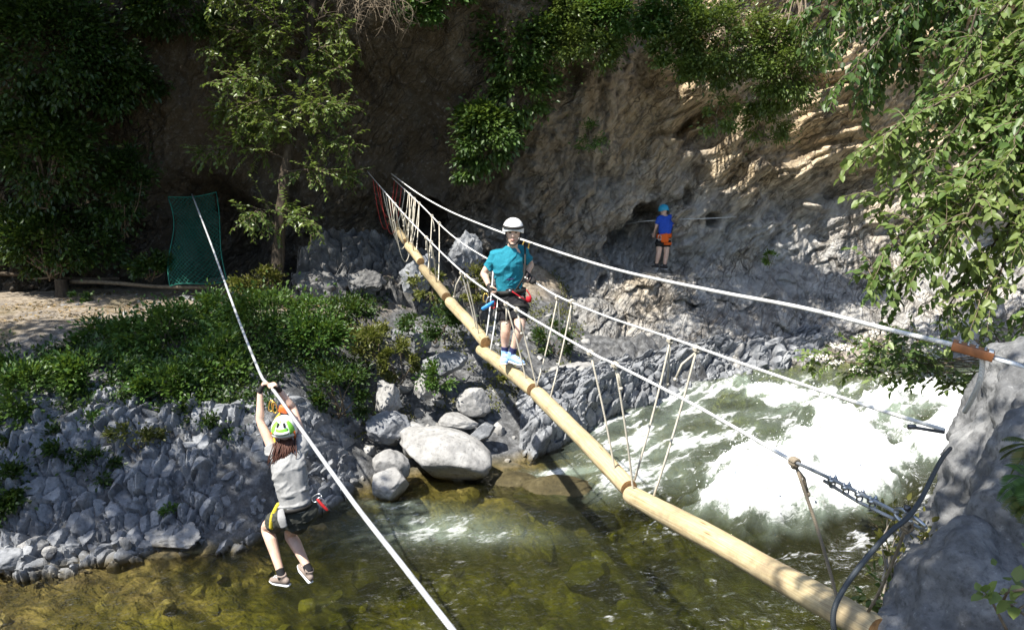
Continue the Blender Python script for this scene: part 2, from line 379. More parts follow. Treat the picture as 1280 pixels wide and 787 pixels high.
# ------------------------------------------------------------------ cliff: y as a function of (x, z)
_cx = [-26, -12, -8, -6.5, -3, -1.2, 0, 1.5, 3.5, 6, 8.5, 12, 16, 22, 28]
_cy = [14.5, 16.8, 17.9, 18.5, 18.9, 18.7, 18.6, 19.2, 20.2, 20.6, 20.6, 19.9, 18, 13.5, 8]
def Ycliff(x, z):
    x = np.asarray(x, float); z = np.asarray(z, float)
    y = np.interp(x, _cx, _cy)
    y = y + fbm(x * .35, 2.2, z * .3, 3) * .7
    right = sstep(.4, 2.0, x)
    # foot slab on the right: the rock runs out towards the water
    y = y - right * np.clip(2.4 - z, 0, 4) * 1.55 - right * sstep(3.0, 2.2, z) * .25
    # lean out with height
    lean = np.interp(x, [-14, -5, -2.2, .5, 3, 6, 12], [.12, .25, .34, .12, -.03, -.02, .06])
    y = y - lean * np.clip(z - 3.4, 0, 9)
    # smooth scoop on the dark left wall
    y = y + 1.1 * np.exp(-((x + 2.0) / 1.5) ** 2 - ((z - 4.6) / 2.2) ** 2)
    # alcove with the climber, dark caves, pockets
    al = np.hypot((x - 3.0 - .45 * (z - 3.1)) / .72, (z - 2.95) / .86) + .42 * fbm(x * 1.3, 3., z * 1.3, 3); y = y + 1.05 * sstep(1.08, .86, al) * sstep(4.3, 3.2, x) * (.55 + .45 * sstep(2.5, 3.1, z))
    y = y - .42 * sstep(.62, .4, np.abs(x - 3.5)) * sstep(2.26, 2.2, z) * sstep(1.5, 2.1, z)
    y = y + 1.4 * sstep(1.15, .85, np.hypot((x + 2.0) / .50, (z - 3.55) / .42) + .15 * fbm(x * 2, 3., z * 2, 2))
    y = y + .7 * sstep(1.3, .6, np.hypot((x - 4.72) / .17, (z - 3.42) / .17))
    y = y + .35 * sstep(1.3, .6, np.hypot((x - 4.15) / .12, (z - 3.95) / .25))
    y = y + .9 * sstep(1.2, .5, np.hypot((x - 4.6) / .75, (z - 5.6) / .55 - (x - 4.6) * .7))
    y = y + 1.3 * sstep(1.2, .5, np.hypot((x + 6.6) / 1.3, (z - 3.2) / 1.4))
    # flakes and folds running up to the right, ribs, bulges
    wob = fbm(x * .8, 1.7, z * .8, 3) * .5
    a = R(50) - .045 * (x - 4); s = x * np.cos(a) + z * np.sin(a); q = -x * np.sin(a) + z * np.cos(a)
    fr = sstep(2.2, 4.2, x) * (.25 + .75 * sstep(2.2, 3.3, z)); left = sstep(.3, -1.2, x) * sstep(3.6, 4.6, z)
    ph = q * .95 + wob * .7 + .10 * s; sw = ph - np.floor(ph); sw = sw * sstep(1.0, .86, sw)
    ph2 = q * 2.6 + wob * 1.1 + .3 * fbm(s * .5, 2., q, 2); sw2 = ph2 - np.floor(ph2); sw2 = sw2 * sstep(1.0, .8, sw2)
    amp = .6 + .8 * sstep(-.3, .4, fbm(x * .5, 9.9, z * .5, 2))
    ph3 = q * 6.3 + wob * 2.0 + .5 * fbm(s * .8, 4., q * 2, 2); sw3 = ph3 - np.floor(ph3); sw3 = sw3 * sstep(1.0, .75, sw3)
    y = y - (sw * .50 * amp + sw2 * .20 * amp + sw3 * .06 * amp) * fr - sw3 * .03
    rib = ridged(x * .9 + wob, 8.8, z * .28, 4, .5) - 1.0; fold = ridged(s * .25 + wob, 5.5, q * 1.1 + wob, 4, .55) - 1.0
    y = y - rib * (.30 * (1 - fr) * (1 - .7 * left) + .06) - fold * .16 * fr
    rg = 1 - .65 * left - .35 * sstep(2.6, 1.8, z) * right - .45 * fr
    y = y - fbm(x * 1.2, 3.3, z * 1.2, 5, .55) * .40 * rg
    f1, f2, cid = cellular(x * .8 + wob, z * 1.3 + wob, 1.25, 21)
    y = y + ((cid - .5) * .26 + np.clip(.12 - (f2 - f1), 0, 1) * .9) * (.30 + .5 * sstep(3.2, 1.8, z)) * (1 - .8 * left)
    f1, f2, cid = cellular(x + .3 * wob, z + .25 * wob, 4.2, 33)
    low = sstep(1.7, .7, z) * right + sstep(3.6, 2.8, z) * (1 - right)
    y = y + ((cid - .5) * .16 + np.clip(.16 - (f2 - f1), 0, 1) * .7 - .12 * np.clip(.5 - f1, 0, 1)) * (.08 + .5 * low) * (1 - .8 * left)
    y = y - np.abs(fbm(x * 3.1, 6.1, z * 3.1, 4, .6)) * .14 * rg
    return y
def cliff():
    xs = np.concatenate([np.arange(-26, -11, .2), np.arange(-11, 12, .027), np.arange(12, 28.1, .2)])
    zs = np.concatenate([np.arange(-.9, 8.8, .027), np.arange(8.8, 11.5, .2)])
    X, Z = np.meshgrid(xs, zs); Y = Ycliff(X.ravel(), Z.ravel())
    v = np.stack([X.ravel(), Y, Z.ravel()], 1); nx = len(xs)
    i = (np.arange(len(zs) - 1)[:, None] * nx + np.arange(nx - 1)[None]).ravel()
    f = np.stack([i, i + 1, i + 1 + nx, i + nx], 1)
    # ground on top of the cliff, running back
    top = v[-nx:].copy(); k = len(v); rows = [v]; fs = [f]
    for j, dy in enumerate((1.5, 5, 14)):
        r = top.copy(); r[:, 1] += dy; r[:, 2] += dy * .35; rows.append(r)
    v = np.concatenate(rows)
    for j in range(3):
        i = (len(zs) - 1 + j) * nx + np.arange(nx - 1); fs.append(np.stack([i, i + 1, i + 1 + nx, i + nx], 1))
    return tag(mesh_np('cliff', v, np.concatenate(fs), M['cliff']), kind='structure')
cliff()

# ------------------------------------------------------------------ river
def river():
    xs = np.concatenate([np.arange(-24, -9, .2), np.arange(-9, 13, .05), np.arange(13, 26, .2)])
    ys = np.concatenate([np.arange(1.0, 6.5, .15), np.arange(6.5, 21, .05)])
    X, Y = np.meshgrid(xs, ys); x = X.ravel(); y = Y.ravel()
    # along-stream coordinate: water comes down from the far right
    u = x * .80 + y * .60; c = -x * .60 + y * .80          # u upstream, c across
    drop = np.interp(u, [4, 7.6, 8.6, 9.6, 11, 13, 18, 26], [0, 0, .12, .20, .34, .50, .70, .95])
    z = drop * sstep(-.5, 1.5, x)
    turb = fbm(u * .55, c * 1.3, 1.1, 5, .6); wig = fbm(x * .8, y * .8, 2.2, 5, .6)
    strands = ridged(u * .9 + .8 * turb, c * 3.6 - u * .8, 2.7, 4, .6)
    def blob(cx, cy_, rx, ry): return np.exp(-((x - cx) / rx) ** 2 - ((y - cy_) / ry) ** 2)
    def lobe(cx, cy_, rx, ry, k): return 1.0 - np.hypot((x - cx) / rx, (y - cy_) / ry) + k * wig
    e1 = lobe(3.75, 11.25, 1.6, 1.25, .34); e2 = lobe(7.2, 13.1, 2.7, 2.2, .5); e3 = lobe(5.0, 15.4, 1.6, .9, .5); e4 = lobe(5.2, 12.3, 1.3, 1.2, .5)
    e = np.maximum(np.maximum(e1, e2), np.maximum(e3 - .15, e4 - .05))
    t3 = fbm(u * 1.4, c * 2.6, 3.9, 4, .6); foam = np.clip(sstep(-.02, .40, e) * (.92 + .5 * turb + .72 * t3), 0, 1.15)
    green = sstep(.15, .5, fbm(u * .30 + 3, c * .8, 9.1, 3) + .25 * sstep(14.5, 16, y)); foam = foam * (1 - .8 * green * sstep(12.6, 13.6, y))
    broad = sstep(.3, 1.6, x) * sstep(10.9, 12.2, y + .25 * wig) * sstep(18, 15.3, y)
    foam = np.maximum(foam, broad * np.clip((strands - 1.05) * .75 + .8 * turb + .25 * t3, 0, .60))
    aer = np.clip(np.maximum(sstep(-.06, .32, e) * (.75 + .6 * turb), broad * .34 + .35 * broad * turb), 0, 1)
    wave = sstep(-.2, .3, e) * (.26 * np.abs(fbm(u * .8, c * 1.0, 4.2, 4, .55)) + .14 * np.abs(fbm(u * 2.1, c * 2.1, 3.3, 4, .6))) + broad * .07 * fbm(u * 1.1, c * 1.6, 8.3, 3)
    hump = .20 * sstep(0, .5, e1) + .12 * sstep(0, .6, e2); trough = -.07 * np.exp(-((e1 + .12) / .12) ** 2)
    rif = blob(-1.2, 10.6, 1.0, .5) + .9 * blob(-1.75, 11.3, .5, .16) + .6 * blob(-.5, 10.3, .9, .25)
    foam = np.maximum(foam, np.clip(rif, 0, 1) * np.clip(.30 + .25 * (strands - 1) + .5 * fbm(u * 2.2, c * 5, 1.9, 4, .65), 0, .52))
    sp = blob(.75, 12.5, .42, .20) + .8 * blob(1.5, 12.55, .5, .2)
    foam = np.maximum(foam, sp * np.clip(.75 + turb, 0, 1)); aer = np.maximum(aer, np.clip(.8 * sp + .45 * rif, 0, .7))
    foam = np.maximum(foam, (blob(1.65, 8.75, .10, .25) + blob(.98, 8.35, .13, .2)) * np.clip(.2 + 1.1 * fbm(x * 9, y * 9, 1, 3), 0, .6))
    tr = sstep(-.75, -.1, e1) * sstep(0, -.15, e1); foam = np.maximum(foam, tr * np.clip((ridged(e1 * 7 + turb, c * .8, 8.8, 4, .6) - 1.2) * 1.1, 0, .55))
    ripple = (fbm(u * 1.5, c * 2.0, 6.6, 4, .6) * .030 + .03 * fbm(u * .6, c * .9, 2.6, 2)) * (1 + 1.2 * np.clip(rif, 0, 1)) * (1 - .5 * sstep(-3.5, -5, x))
    z = z + wave + hump + trough + ripple + .03 * foam * perlin(x * 9, y * 9, 1.)
    depth = np.clip(z - H(x, y), 0, 3)
    v = np.stack([x, y, z], 1); nx = len(xs)
    i = (np.arange(len(ys) - 1)[:, None] * nx + np.arange(nx - 1)[None]).ravel()
    f = np.stack([i, i + 1, i + 1 + nx, i + nx], 1)
    t = NT('river_water'); g = t.geo()
    fo = t.attr('foam'); dp = t.attr('depth')
    n1 = t.noise(3.2, 5, .6, t.geo(scale=(1, 1, 1)), .6); n2 = t.noise(16, 4, .6, g, .3); n3 = t.noise(13, 9, .74, t.n('ShaderNodeMapping', {'Vector': t.geo(rot=(0, 0, R(-37))), 'Scale': (.62, 1.5, 1.2)}).outputs[0], .9)
    nor = t.bump(t.math('ADD', n1, t.math('MULTIPLY', n2, .20)), .68, .18)
    k = t.math('MULTIPLY', dp, -2.0)
    ex = lambda a: t.math('EXPONENT', t.math('MULTIPLY', dp, -a))
    tint = t.n('ShaderNodeCombineColor', {0: ex(.62), 1: ex(.45), 2: ex(1.6)}).outputs[0]
    trans = t.n('ShaderNodeBsdfTransparent', {0: tint}).outputs[0]
    murk = t.n('ShaderNodeBsdfDiffuse', {'Color': (.036, .038, .013, 1)}).outputs[0]
    body = t.n('ShaderNodeMixShader', {0: t.math('SUBTRACT', 1.0, ex(.30)), 1: trans, 2: murk}).outputs[0]
    milk = t.n('ShaderNodeBsdfDiffuse', {'Color': (.27, .33, .27, 1), 'Normal': nor}).outputs[0]
    body = t.n('ShaderNodeMixShader', {0: t.math('MULTIPLY', t.attr('aer'), .85), 1: body, 2: milk}).outputs[0]
    gl = t.n('ShaderNodeBsdfGlossy', {'Color': (1, 1, 1, 1), 'Roughness': .035, 'Normal': nor}).outputs[0]
    fr = t.n('ShaderNodeFresnel', {'IOR': 1.33, 'Normal': nor}).outputs[0]
    water = t.n('ShaderNodeMixShader', {0: fr, 1: body, 2: gl}).outputs[0]
    ff = t.math('ADD', fo, t.math('MULTIPLY', t.math('SUBTRACT', n3, .5), 1.25))
    ff = t.ramp(ff, [(.30, (0, 0, 0)), (.82, (1, 1, 1))])
    fnor = t.bump(t.math('ADD', t.noise(7, 6, .65, g, .5), t.math('MULTIPLY', n3, .6)), .7, .06)
    foamsh = t.pbr((.86, .88, .88), .75, 0, fnor, .2)
    m = t.done(t.n('ShaderNodeMixShader', {0: ff, 1: water, 2: foamsh}).outputs[0])
    # drops thrown up along the breaking edges
    rng = np.random.RandomState(3); pr = np.clip(sstep(-.1, .15, e) * sstep(.9, .3, e), 0, 1) * (foam > .35); pr = pr / pr.sum(); k = rng.choice(len(x), 2600, p=pr)
    pos = v_ = np.stack([x[k], y[k], z[k]], 1) + np.stack([rng.normal(0, .06, 2600), rng.normal(0, .06, 2600), np.abs(rng.exponential(.06, 2600))], 1)
    oc = np.array([(1, 0, 0), (-1, 0, 0), (0, 1, 0), (0, -1, 0), (0, 0, 1.3), (0, 0, -1.3)]); sz = rng.uniform(.003, .010, 2600) * (1 + (rng.uniform(size=2600) > .93))
    sv = (pos[:, None] + oc[None] * sz[:, None, None]).reshape(-1, 3); of = np.array([(0, 2, 4), (2, 1, 4), (1, 3, 4), (3, 0, 4), (2, 0, 5), (1, 2, 5), (3, 1, 5), (0, 3, 5)])
    tt = NT('spray'); M['spray'] = tt.done(tt.pbr((.88, .9, .9), .3, 0, None, .5))
    tag(mesh_np('spray', sv, (np.arange(2600)[:, None, None] * 6 + of[None]).reshape(-1, 3), M['spray']), 'fine white drops of spray over the breaking rapids', 'spray', kind='stuff')
    return tag(mesh_np('river', v, f, m, attrs={'foam': foam, 'depth': depth, 'aer': aer}), kind='structure')
river()
# ------------------------------------------------------------------ rocks
def ico(sub):
    bm = bmesh.new(); bmesh.ops.create_icosphere(bm, subdivisions=sub, radius=1)
    v = np.array([q.co[:] for q in bm.verts]); f = np.array([[q.index for q in p.verts] for p in bm.faces]); bm.free(); return v, f
ICO = {k: ico(k) for k in (3, 4, 5, 6)}
def rock_verts(seed, sub=4, cuts=12, ang=.75, rough=.10, lump=.18):
    rng = np.random.RandomState(seed); v, f = ICO[sub]; v = v.copy()
    o = rng.uniform(0, 50, 3)
    v = v * (1 + lump * fbm(v[:, 0] * .9 + o[0], v[:, 1] * .9 + o[1], v[:, 2] * .9 + o[2], 3))[:, None]
    for i in range(cuts):
        n = rng.normal(size=3); n /= np.linalg.norm(n); d = rng.uniform(ang * .75, ang * 1.12)
        s = v @ n - d
        v = v - np.where(s > 0, s * .93, 0)[:, None] * n
    v = v * (1 + rough * fbm(v[:, 0] * 3 + o[1], v[:, 1] * 3 + o[2], v[:, 2] * 3 + o[0], 4))[:, None]
    return v, f
def rot_m(rng, tilt=.5):
    return Matrix.Rotation(rng.uniform(0, 6.28), 3, 'Z') @ Matrix.Rotation(rng.normal(0, tilt), 3, 'X') @ Matrix.Rotation(rng.normal(0, tilt), 3, 'Y')
def boulder(px, py, t, sx, sy, sz, label, seed, mat='boulder', rz=0, sub=5, cuts=9, ang=.86, rough=.05, lump=.2, tilt=(0, 0), name='boulder', cat='boulder', group=None):
    v, f = rock_verts(seed, sub, cuts, ang, rough, lump)
    sharp = ang < .8
    v = v * np.array((sx, sy, sz)); Mx = np.array(Matrix.Rotation(rz, 3, 'Z') @ Matrix.Rotation(tilt[0], 3, 'X') @ Matrix.Rotation(tilt[1], 3, 'Y'))
    v = v @ Mx.T; c = P(px, py, t)
    o = mesh_np(name, v, f, M[mat]); o.location = c
    if sharp: o.data.set_sharp_from_angle(angle=R(32))
    return tag(o, label, cat, group)
boulder(556, 566, 13.0, .76, .50, .38, 'large pale water-worn boulder sloping down into the river', 5, rz=-.45, cuts=5, ang=.95, rough=.03, tilt=(.1, .18))
boulder(520, 549, 13.3, .26, .30, .26, 'rounded pale boulder end butting against the largest boulder', 6, rz=.2, cuts=4, ang=.95, rough=.03)
boulder(489, 580, 12.6, .29, .26, .22, 'smooth blue-grey boulder at the waterline, next to the small wet one', 7, rz=.5, cuts=5, rough=.02, tilt=(.2, .25))
boulder(487, 605, 12.2, .30, .28, .23, 'half-sunk pale boulder with a brown waterline, white water around it', 8, rz=.2, cuts=5, rough=.03)
boulder(592, 503, 14.2, .28, .26, .26, 'upright pale boulder standing above the largest boulder', 9, rz=.3, cuts=9, tilt=(-.2, .2))
boulder(570, 528, 13.8, .34, .25, .16, 'flat pale rock lying behind the largest boulder', 10, rz=.1, cuts=8)
boulder(604, 540, 13.6, .33, .16, .13, 'slanting grey slab of rock beside the upright boulder', 12, rz=.5, cuts=10, ang=.75, mat='stone', tilt=(0, -.4))
boulder(484, 497, 13.6, .26, .22, .40, 'tall jagged grey rock with sunlit face at bush edge', 13, cuts=14, ang=.7, mat='boulder', rough=.12)
boulder(531, 486, 14.0, .22, .2, .24, 'jagged white rock under the hanging logs', 14, cuts=14, ang=.7, rough=.12)
boulder(482, 536, 13.2, .38, .32, .28, 'blocky blue-grey rock with layered top beside bushes', 15, cuts=14, ang=.72, mat='stone', rough=.1, tilt=(.2, -.2))
boulder(698, 617, 12.6, .62, .36, .24, 'brown algae-covered boulder just breaking the surface by white water', 16, mat='wet_stone', cuts=4, ang=.95, rough=.03)
boulder(645, 610, 12.9, .42, .32, .22, 'drowned brown boulder touching the largest pale boulder', 17, mat='wet_stone', cuts=4, ang=.95, rough=.03)
boulder(42, 683, 10.2, .20, .18, .14, 'small pale rock alone in the shallows', 18, cuts=10, rough=.06)
boulder(8, 700, 10.0, .24, .2, .14, 'blue-grey rock cut off by the frame edge in shallows', 19, cuts=8, mat='stone')
boulder(62, 690, 10.05, .09, .08, .07, 'fist-sized pale pebble beside the small shallows rock', 22, cuts=8, rough=.06)
boulder(155, 681, 10.3, .10, .08, .12, 'little white stone stuck upright at the shallows edge', 20, cuts=10, rough=.06)
boulder(220, 670, 10.6, .38, .3, .18, 'split white stone at foot of the rubble bank', 25, cuts=14, ang=.7, rough=.12)
boulder(30, 590, 11.3, .55, .45, .5, 'big shaded grey block under the bushes by the frame edge', 23, cuts=14, ang=.75, mat='stone', rough=.1)
boulder(262, 385, 16.6, .36, .3, .16, 'white stone at the foot of the green net', 26, cuts=12, ang=.7, rough=.12)
boulder(232, 376, 16.8, .2, .18, .13, 'small grey stone under the green net corner', 27, cuts=12, ang=.7, rough=.12)
boulder(300, 392, 16.3, .45, .35, .2, 'cracked pale rock between the net and the slim tree', 28, cuts=12, ang=.7, rough=.14)
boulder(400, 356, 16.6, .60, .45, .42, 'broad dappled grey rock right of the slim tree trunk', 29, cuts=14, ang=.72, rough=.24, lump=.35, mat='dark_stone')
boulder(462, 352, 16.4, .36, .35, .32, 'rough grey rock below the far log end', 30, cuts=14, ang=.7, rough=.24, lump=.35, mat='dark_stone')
boulder(520, 345, 16.4, .42, .35, .4, 'pointed pale rock beside the farthest log', 31, cuts=14, ang=.7, rough=.22, lump=.35, mat='stone')
boulder(585, 318, 17.6, .36, .35, .60, 'tall fluted rock behind the walker shoulder', 32, cuts=14, ang=.72, rough=.26, lump=.35, mat='stone')
boulder(728, 470, 15.6, .72, .45, .24, 'flat sun-bleached ledge stone under the hanger ropes', 33, cuts=12, ang=.75, rough=.14, lump=.3, tilt=(0, -.08))
boulder(560, 455, 14.6, .4, .3, .26, 'angular dark grey rock under the log gap', 34, cuts=14, ang=.7, mat='stone', rough=.12)
boulder(520, 425, 15.2, .45, .35, .3, 'shaded grey rock surrounded by yellow-green shrubs', 35, cuts=14, ang=.7, mat='stone', rough=.14)

# fractured rock faces: blocks split by deep cracks, laid along the slope
def fractured(name, label, base, us, ws, nor, sc, seed, depth=.10, tilt=.5, mat='stone', lumps=.1, pockets=0.):
    U, W = np.meshgrid(us, ws); u, w_ = U.ravel(), W.ravel(); p = base(u, w_)
    wu = u + .05 * fbm(u * 3, w_ * 3, seed, 3); ww = w_ + .05 * fbm(u * 3 + 9, w_ * 3, seed, 3)
    f1, f2, cid, vx, vy = cellular(wu, ww * 1.15, sc, seed, .95, True); k2 = (cid * 9973) % 1
    g1, g2, gid, gx, gy = cellular(wu + .07 * cid, ww, sc * 2.3, seed + 5, .95, True); split = (k2 > .45)
    t1 = (cid - .5) * tilt * 1.6; t2 = (k2 - .35) * tilt * 1.6
    d = (cid - .5) * .16 + (vx * t1 + vy * t2) / sc - np.clip(.16 - (f2 - f1), 0, 1) * depth * 5.5
    d = d + split * ((gid - .5) * .07 + (gx * (gid - .5) + gy * (((gid * 631) % 1) - .5)) / sc * .7 - np.clip(.14 - (g2 - g1), 0, 1) * depth * 2.4)
    d = d + fbm(u * 1.1, w_ * 1.1, seed + .5, 3) * lumps * 1.6 + fbm(u * 9, w_ * 9, 1.5, 4) * .015
    edge = np.minimum(np.minimum(u - us[0], us[-1] - u), np.minimum(w_ - ws[0], ws[-1] - w_)); d = d - .45 * sstep(.40, 0, edge + .15 * fbm(u * 2, w_ * 2, 8.8, 2))
    d = d - pockets * sstep(.18, .42, fbm(u * 1.5 + 4, w_ * 1.8, 3.7, 3))
    v = p + d[:, None] * nor[None]; nx = len(us); i = (np.arange(len(ws) - 1)[:, None] * nx + np.arange(nx - 1)[None]).ravel()
    o = mesh_np(name, v, np.stack([i, i + 1, i + 1 + nx, i + nx], 1), M[mat], loc=tuple(v[0])); o.data.set_sharp_from_angle(angle=R(38)); return tag(o, label, 'rock')
def bank_base(u, w_): y = yw(u) + w_ / .8 - .12; return np.stack([u, y, np.where(w_ < .1, w_ * .8 + .02, H0(u, y)) + .10], 1)
fractured('rock_bank', 'fractured blue-grey rock bank between the mound and the river behind the rider', bank_base, np.arange(-9.6, -2.1, .0145), np.arange(-.50, 1.95, .014), np.array((-.08, -.72, .69)), 6.6, 3, .085, .85, lumps=.20, pockets=.0)
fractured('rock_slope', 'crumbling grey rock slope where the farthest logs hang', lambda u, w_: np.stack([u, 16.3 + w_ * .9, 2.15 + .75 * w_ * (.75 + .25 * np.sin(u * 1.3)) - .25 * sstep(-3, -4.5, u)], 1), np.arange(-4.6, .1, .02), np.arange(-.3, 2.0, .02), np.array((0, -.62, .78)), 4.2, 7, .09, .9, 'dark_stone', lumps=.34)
fractured('rock_ledge', 'crusty grey rock ledge along the far shore behind the hanger ropes', lambda u, w_: np.stack([u, yw(u) + w_ * .75 - .1, np.interp(w_, [-.1, .35, .75, 1.1, 2], [-.15, .55, .92, 1.05, 1.15])], 1), np.arange(.2, 7.2, .018), np.arange(-.1, 2.0, .018), np.array((.25, -.68, .68)), 4.6, 12, .09, .5, lumps=.22)
# rubble bank: individual broken stones
PROTO = []
for s in range(9):
    v, f = rock_verts(100 + s, 3, 18, .60, .04, .12); PROTO.append((v, f))
def stones(spots, label, cat, group, mat, name, seed):
    rng = np.random.RandomState(seed); protos = []
    for v, f in PROTO:
        me = mesh_np(name, v, f, M[mat], smooth=True); me.data.set_sharp_from_angle(angle=R(28)); protos.append(me)
    used = set()
    for (x, y, z, s) in spots:
        k = rng.randint(len(protos)); o = protos[k]
        if k in used: o = o.copy(); col.objects.link(o)
        used.add(k)
        o.location = (x, y, z); o.scale = (s * rng.uniform(.8, 1.35), s * rng.uniform(.75, 1.1), s * rng.uniform(.6, 1.0))
        o.rotation_euler = (rng.normal(.5, .4), rng.normal(0, .4), rng.uniform(0, 6.28)); tag(o, label, cat, group)
    for k, o in enumerate(protos):
        if k not in used: bpy.data.objects.remove(o)
def scatter(seed, n, xr, dr, sr, cond=None, tries=9000, k=.78):
    rng = np.random.RandomState(seed); out = []
    for i in range(tries):
        if len(out) >= n: break
        x = rng.uniform(*xr); d = rng.uniform(*dr); y = yw(x) + d / .8
        s = sr[0] + (sr[1] - sr[0]) * rng.uniform() ** 2.2
        if cond is not None and not cond(x, d): continue
        z = float(H(np.array([x]), np.array([y]))[0])
        if all((x - a) ** 2 + (y - b) ** 2 + (z - c) ** 2 > (k * (s + q)) ** 2 for a, b, c, q in out): out.append((x, y, z, s))
    return out
SP = scatter(1, 150, (-8.0, -2.4), (-.05, 1.75), (.03, .15), lambda x, d: d > .02 + .3 * max(0, -5 - x), 16000, .9)
stones(SP, 'loose blue-grey stone lying on the fractured rock bank behind the rider', 'stone', 'loose stones on the rock bank', 'stone', 'bank_stone', 2)
SP2 = scatter(3, 110, (-2.5, 1.6), (-.02, 3.0), (.05, .17), None)
stones(SP2, 'small pale stone among the boulders and shrubs below the logs', 'stone', 'small stones among the boulders', 'boulder', 'shore_stone', 4)
SP6 = scatter(11, 80, (-4.2, .6), (4.4, 7.6), (.06, .26), lambda x, d: d > 5.2 or x > -2.4)
stones(SP6, 'crumbled grey stone on the slope under the far end of the bridge', 'stone', 'crumbled stones below the cliff', 'stone', 'scree_stone', 12)
SP3 = scatter(5, 60, (1.0, 6.2), (-.02, 1.0), (.05, .16), None)
stones(SP3, 'rough grey stone on the rocky shore behind the white water', 'stone', 'stones on the far rocky shore', 'stone', 'shore_rock', 6)
SP4 = scatter(7, 60, (-8.6, -2.8), (4.3, 7.0), (.035, .1), None)
stones(SP4, 'loose stone lying on the dirt path by the net', 'stone', 'loose stones on the dirt path', 'boulder', 'path_stone', 8)
SP5 = scatter(9, 120, (-6.5, 3.0), (-4.8, -.3), (.12, .50), None)
stones([(x, y, z - .02, s) for x, y, z, s in SP5], 'algae-brown stone lying under the river surface', 'stone', 'stones under the river surface', 'bedstone', 'riverbed_stone', 10)

# near rock on the right, where the cables are anchored
def near_rock():
    def ell(c, r, seed, sub=6, rough=.05, lump=.16, cuts=8, ang=.9):
        v, f = rock_verts(seed, sub, cuts, ang, rough, lump); return v * np.array(r) + np.array(c), f
    bm = bmesh.new()
    for c, r, s in ((P(1400, 745, 4.6), (1.15, 1.1, 1.35), 41), (P(1440, 560, 5.3), (1.15, 1.2, .70), 42), (P(1245, 858, 4.1), (.62, .5, .66), 43)):
        v, f = ell(tuple(c), r, s); b = bpy.data.meshes.new('tmp'); b.from_pydata(v.tolist(), [], f.tolist()); bm.from_mesh(b); bpy.data.meshes.remove(b)
    me = bpy.data.meshes.new('rock'); bm.to_mesh(me); bm.free()
    o = bpy.data.objects.new('rock_outcrop', me); col.objects.link(o)
    md = o.modifiers.new('r', 'REMESH'); md.mode = 'VOXEL'; md.voxel_size = .022
    sm = o.modifiers.new('s', 'SMOOTH'); sm.iterations = 6; sm.factor = .5
    dg = bpy.context.evaluated_depsgraph_get(); me2 = bpy.data.meshes.new_from_object(o.evaluated_get(dg))
    o.modifiers.clear(); o.data = me2; bpy.data.meshes.remove(me)
    n = len(me2.vertices); v = np.zeros(n * 3, np.float32); me2.vertices.foreach_get('co', v); v = v.reshape(-1, 3).astype(float)
    no = np.zeros(n * 3, np.float32); me2.vertices.foreach_get('normal', no); no = no.reshape(-1, 3)
    d = fbm(v[:, 0] * 1.6, v[:, 1] * 1.6, v[:, 2] * 1.6, 5, .55) * .10 + .022 * fbm(v[:, 0] * 7, v[:, 1] * 7, v[:, 2] * 7, 5, .62) + .035 * (ridged(v[:, 0] * 1.2 + v[:, 2], v[:, 1] * 1.2, v[:, 2] * 2.4 - v[:, 0], 4) - 1.2)
    v = v + no * d[:, None]
    me2.vertices.foreach_set('co', v.astype(np.float32).ravel()); me2.update()
    me2.polygons.foreach_set('use_smooth', np.ones(len(me2.polygons), bool)); me2.materials.clear(); me2.materials.append(M['near_rock'])
    return tag(o, 'big weathered grey rock outcrop where the bridge cables end', 'rock')
near_rock()
# ------------------------------------------------------------------ bridge, cables, net
def rope_mat(name, a, b, tw=60, rough=.75, metal=0.):
    t = NT(name); g = t.coord('Object'); wv = t.n('ShaderNodeTexWave', {'Vector': g, 'Scale': tw, 'Distortion': 1.5}, bands_direction='DIAGONAL').outputs['Fac']
    nz = t.noise(6, 4, .6, g); k = t.mix(wv, a, b); k = t.mix(t.ramp(nz, [(.45, (0, 0, 0)), (.7, (.6, .6, .6))]), k, [q * .5 for q in a])
    return t.done(t.pbr(k, rough, metal, t.bump(wv, .4, .004), .4))
M['rope'] = rope_mat('hemp_rope', (.50, .45, .35), (.68, .63, .53))
M['brown_rope'] = rope_mat('weathered_rope', (.20, .16, .11), (.32, .27, .20))
M['white_rope'] = rope_mat('white_braided_rope', (.62, .62, .60), (.80, .80, .77))
M['red_rope'] = rope_mat('red_rope', (.35, .04, .03), (.50, .08, .06))
M['steel_cable'] = rope_mat('steel_cable', (.30, .32, .34), (.52, .54, .56), 90, .4, .6)
M['black_cable'] = rope_mat('black_sheathed_cable', (.03, .038, .045), (.07, .08, .09), 70, .45)
M['zip_cable'] = rope_mat('zip_line_wire', (.48, .50, .51), (.66, .67, .68), 70, .4, .15)
M['steel'] = simple_mat('galvanised_steel', (.45, .47, .49), .32, .85, 60, .2, .1)
M['dark_steel'] = simple_mat('dark_steel', (.12, .12, .13), .4, .7, 60, .2, .1)
M['copper_plate'] = simple_mat('oxide_red_plate', (.33, .13, .05), .5, .15, 25, .3, .1)
M['white_paint'] = simple_mat('white_painted_steel', (.70, .72, .72), .4, .0, 25, .12, .1)
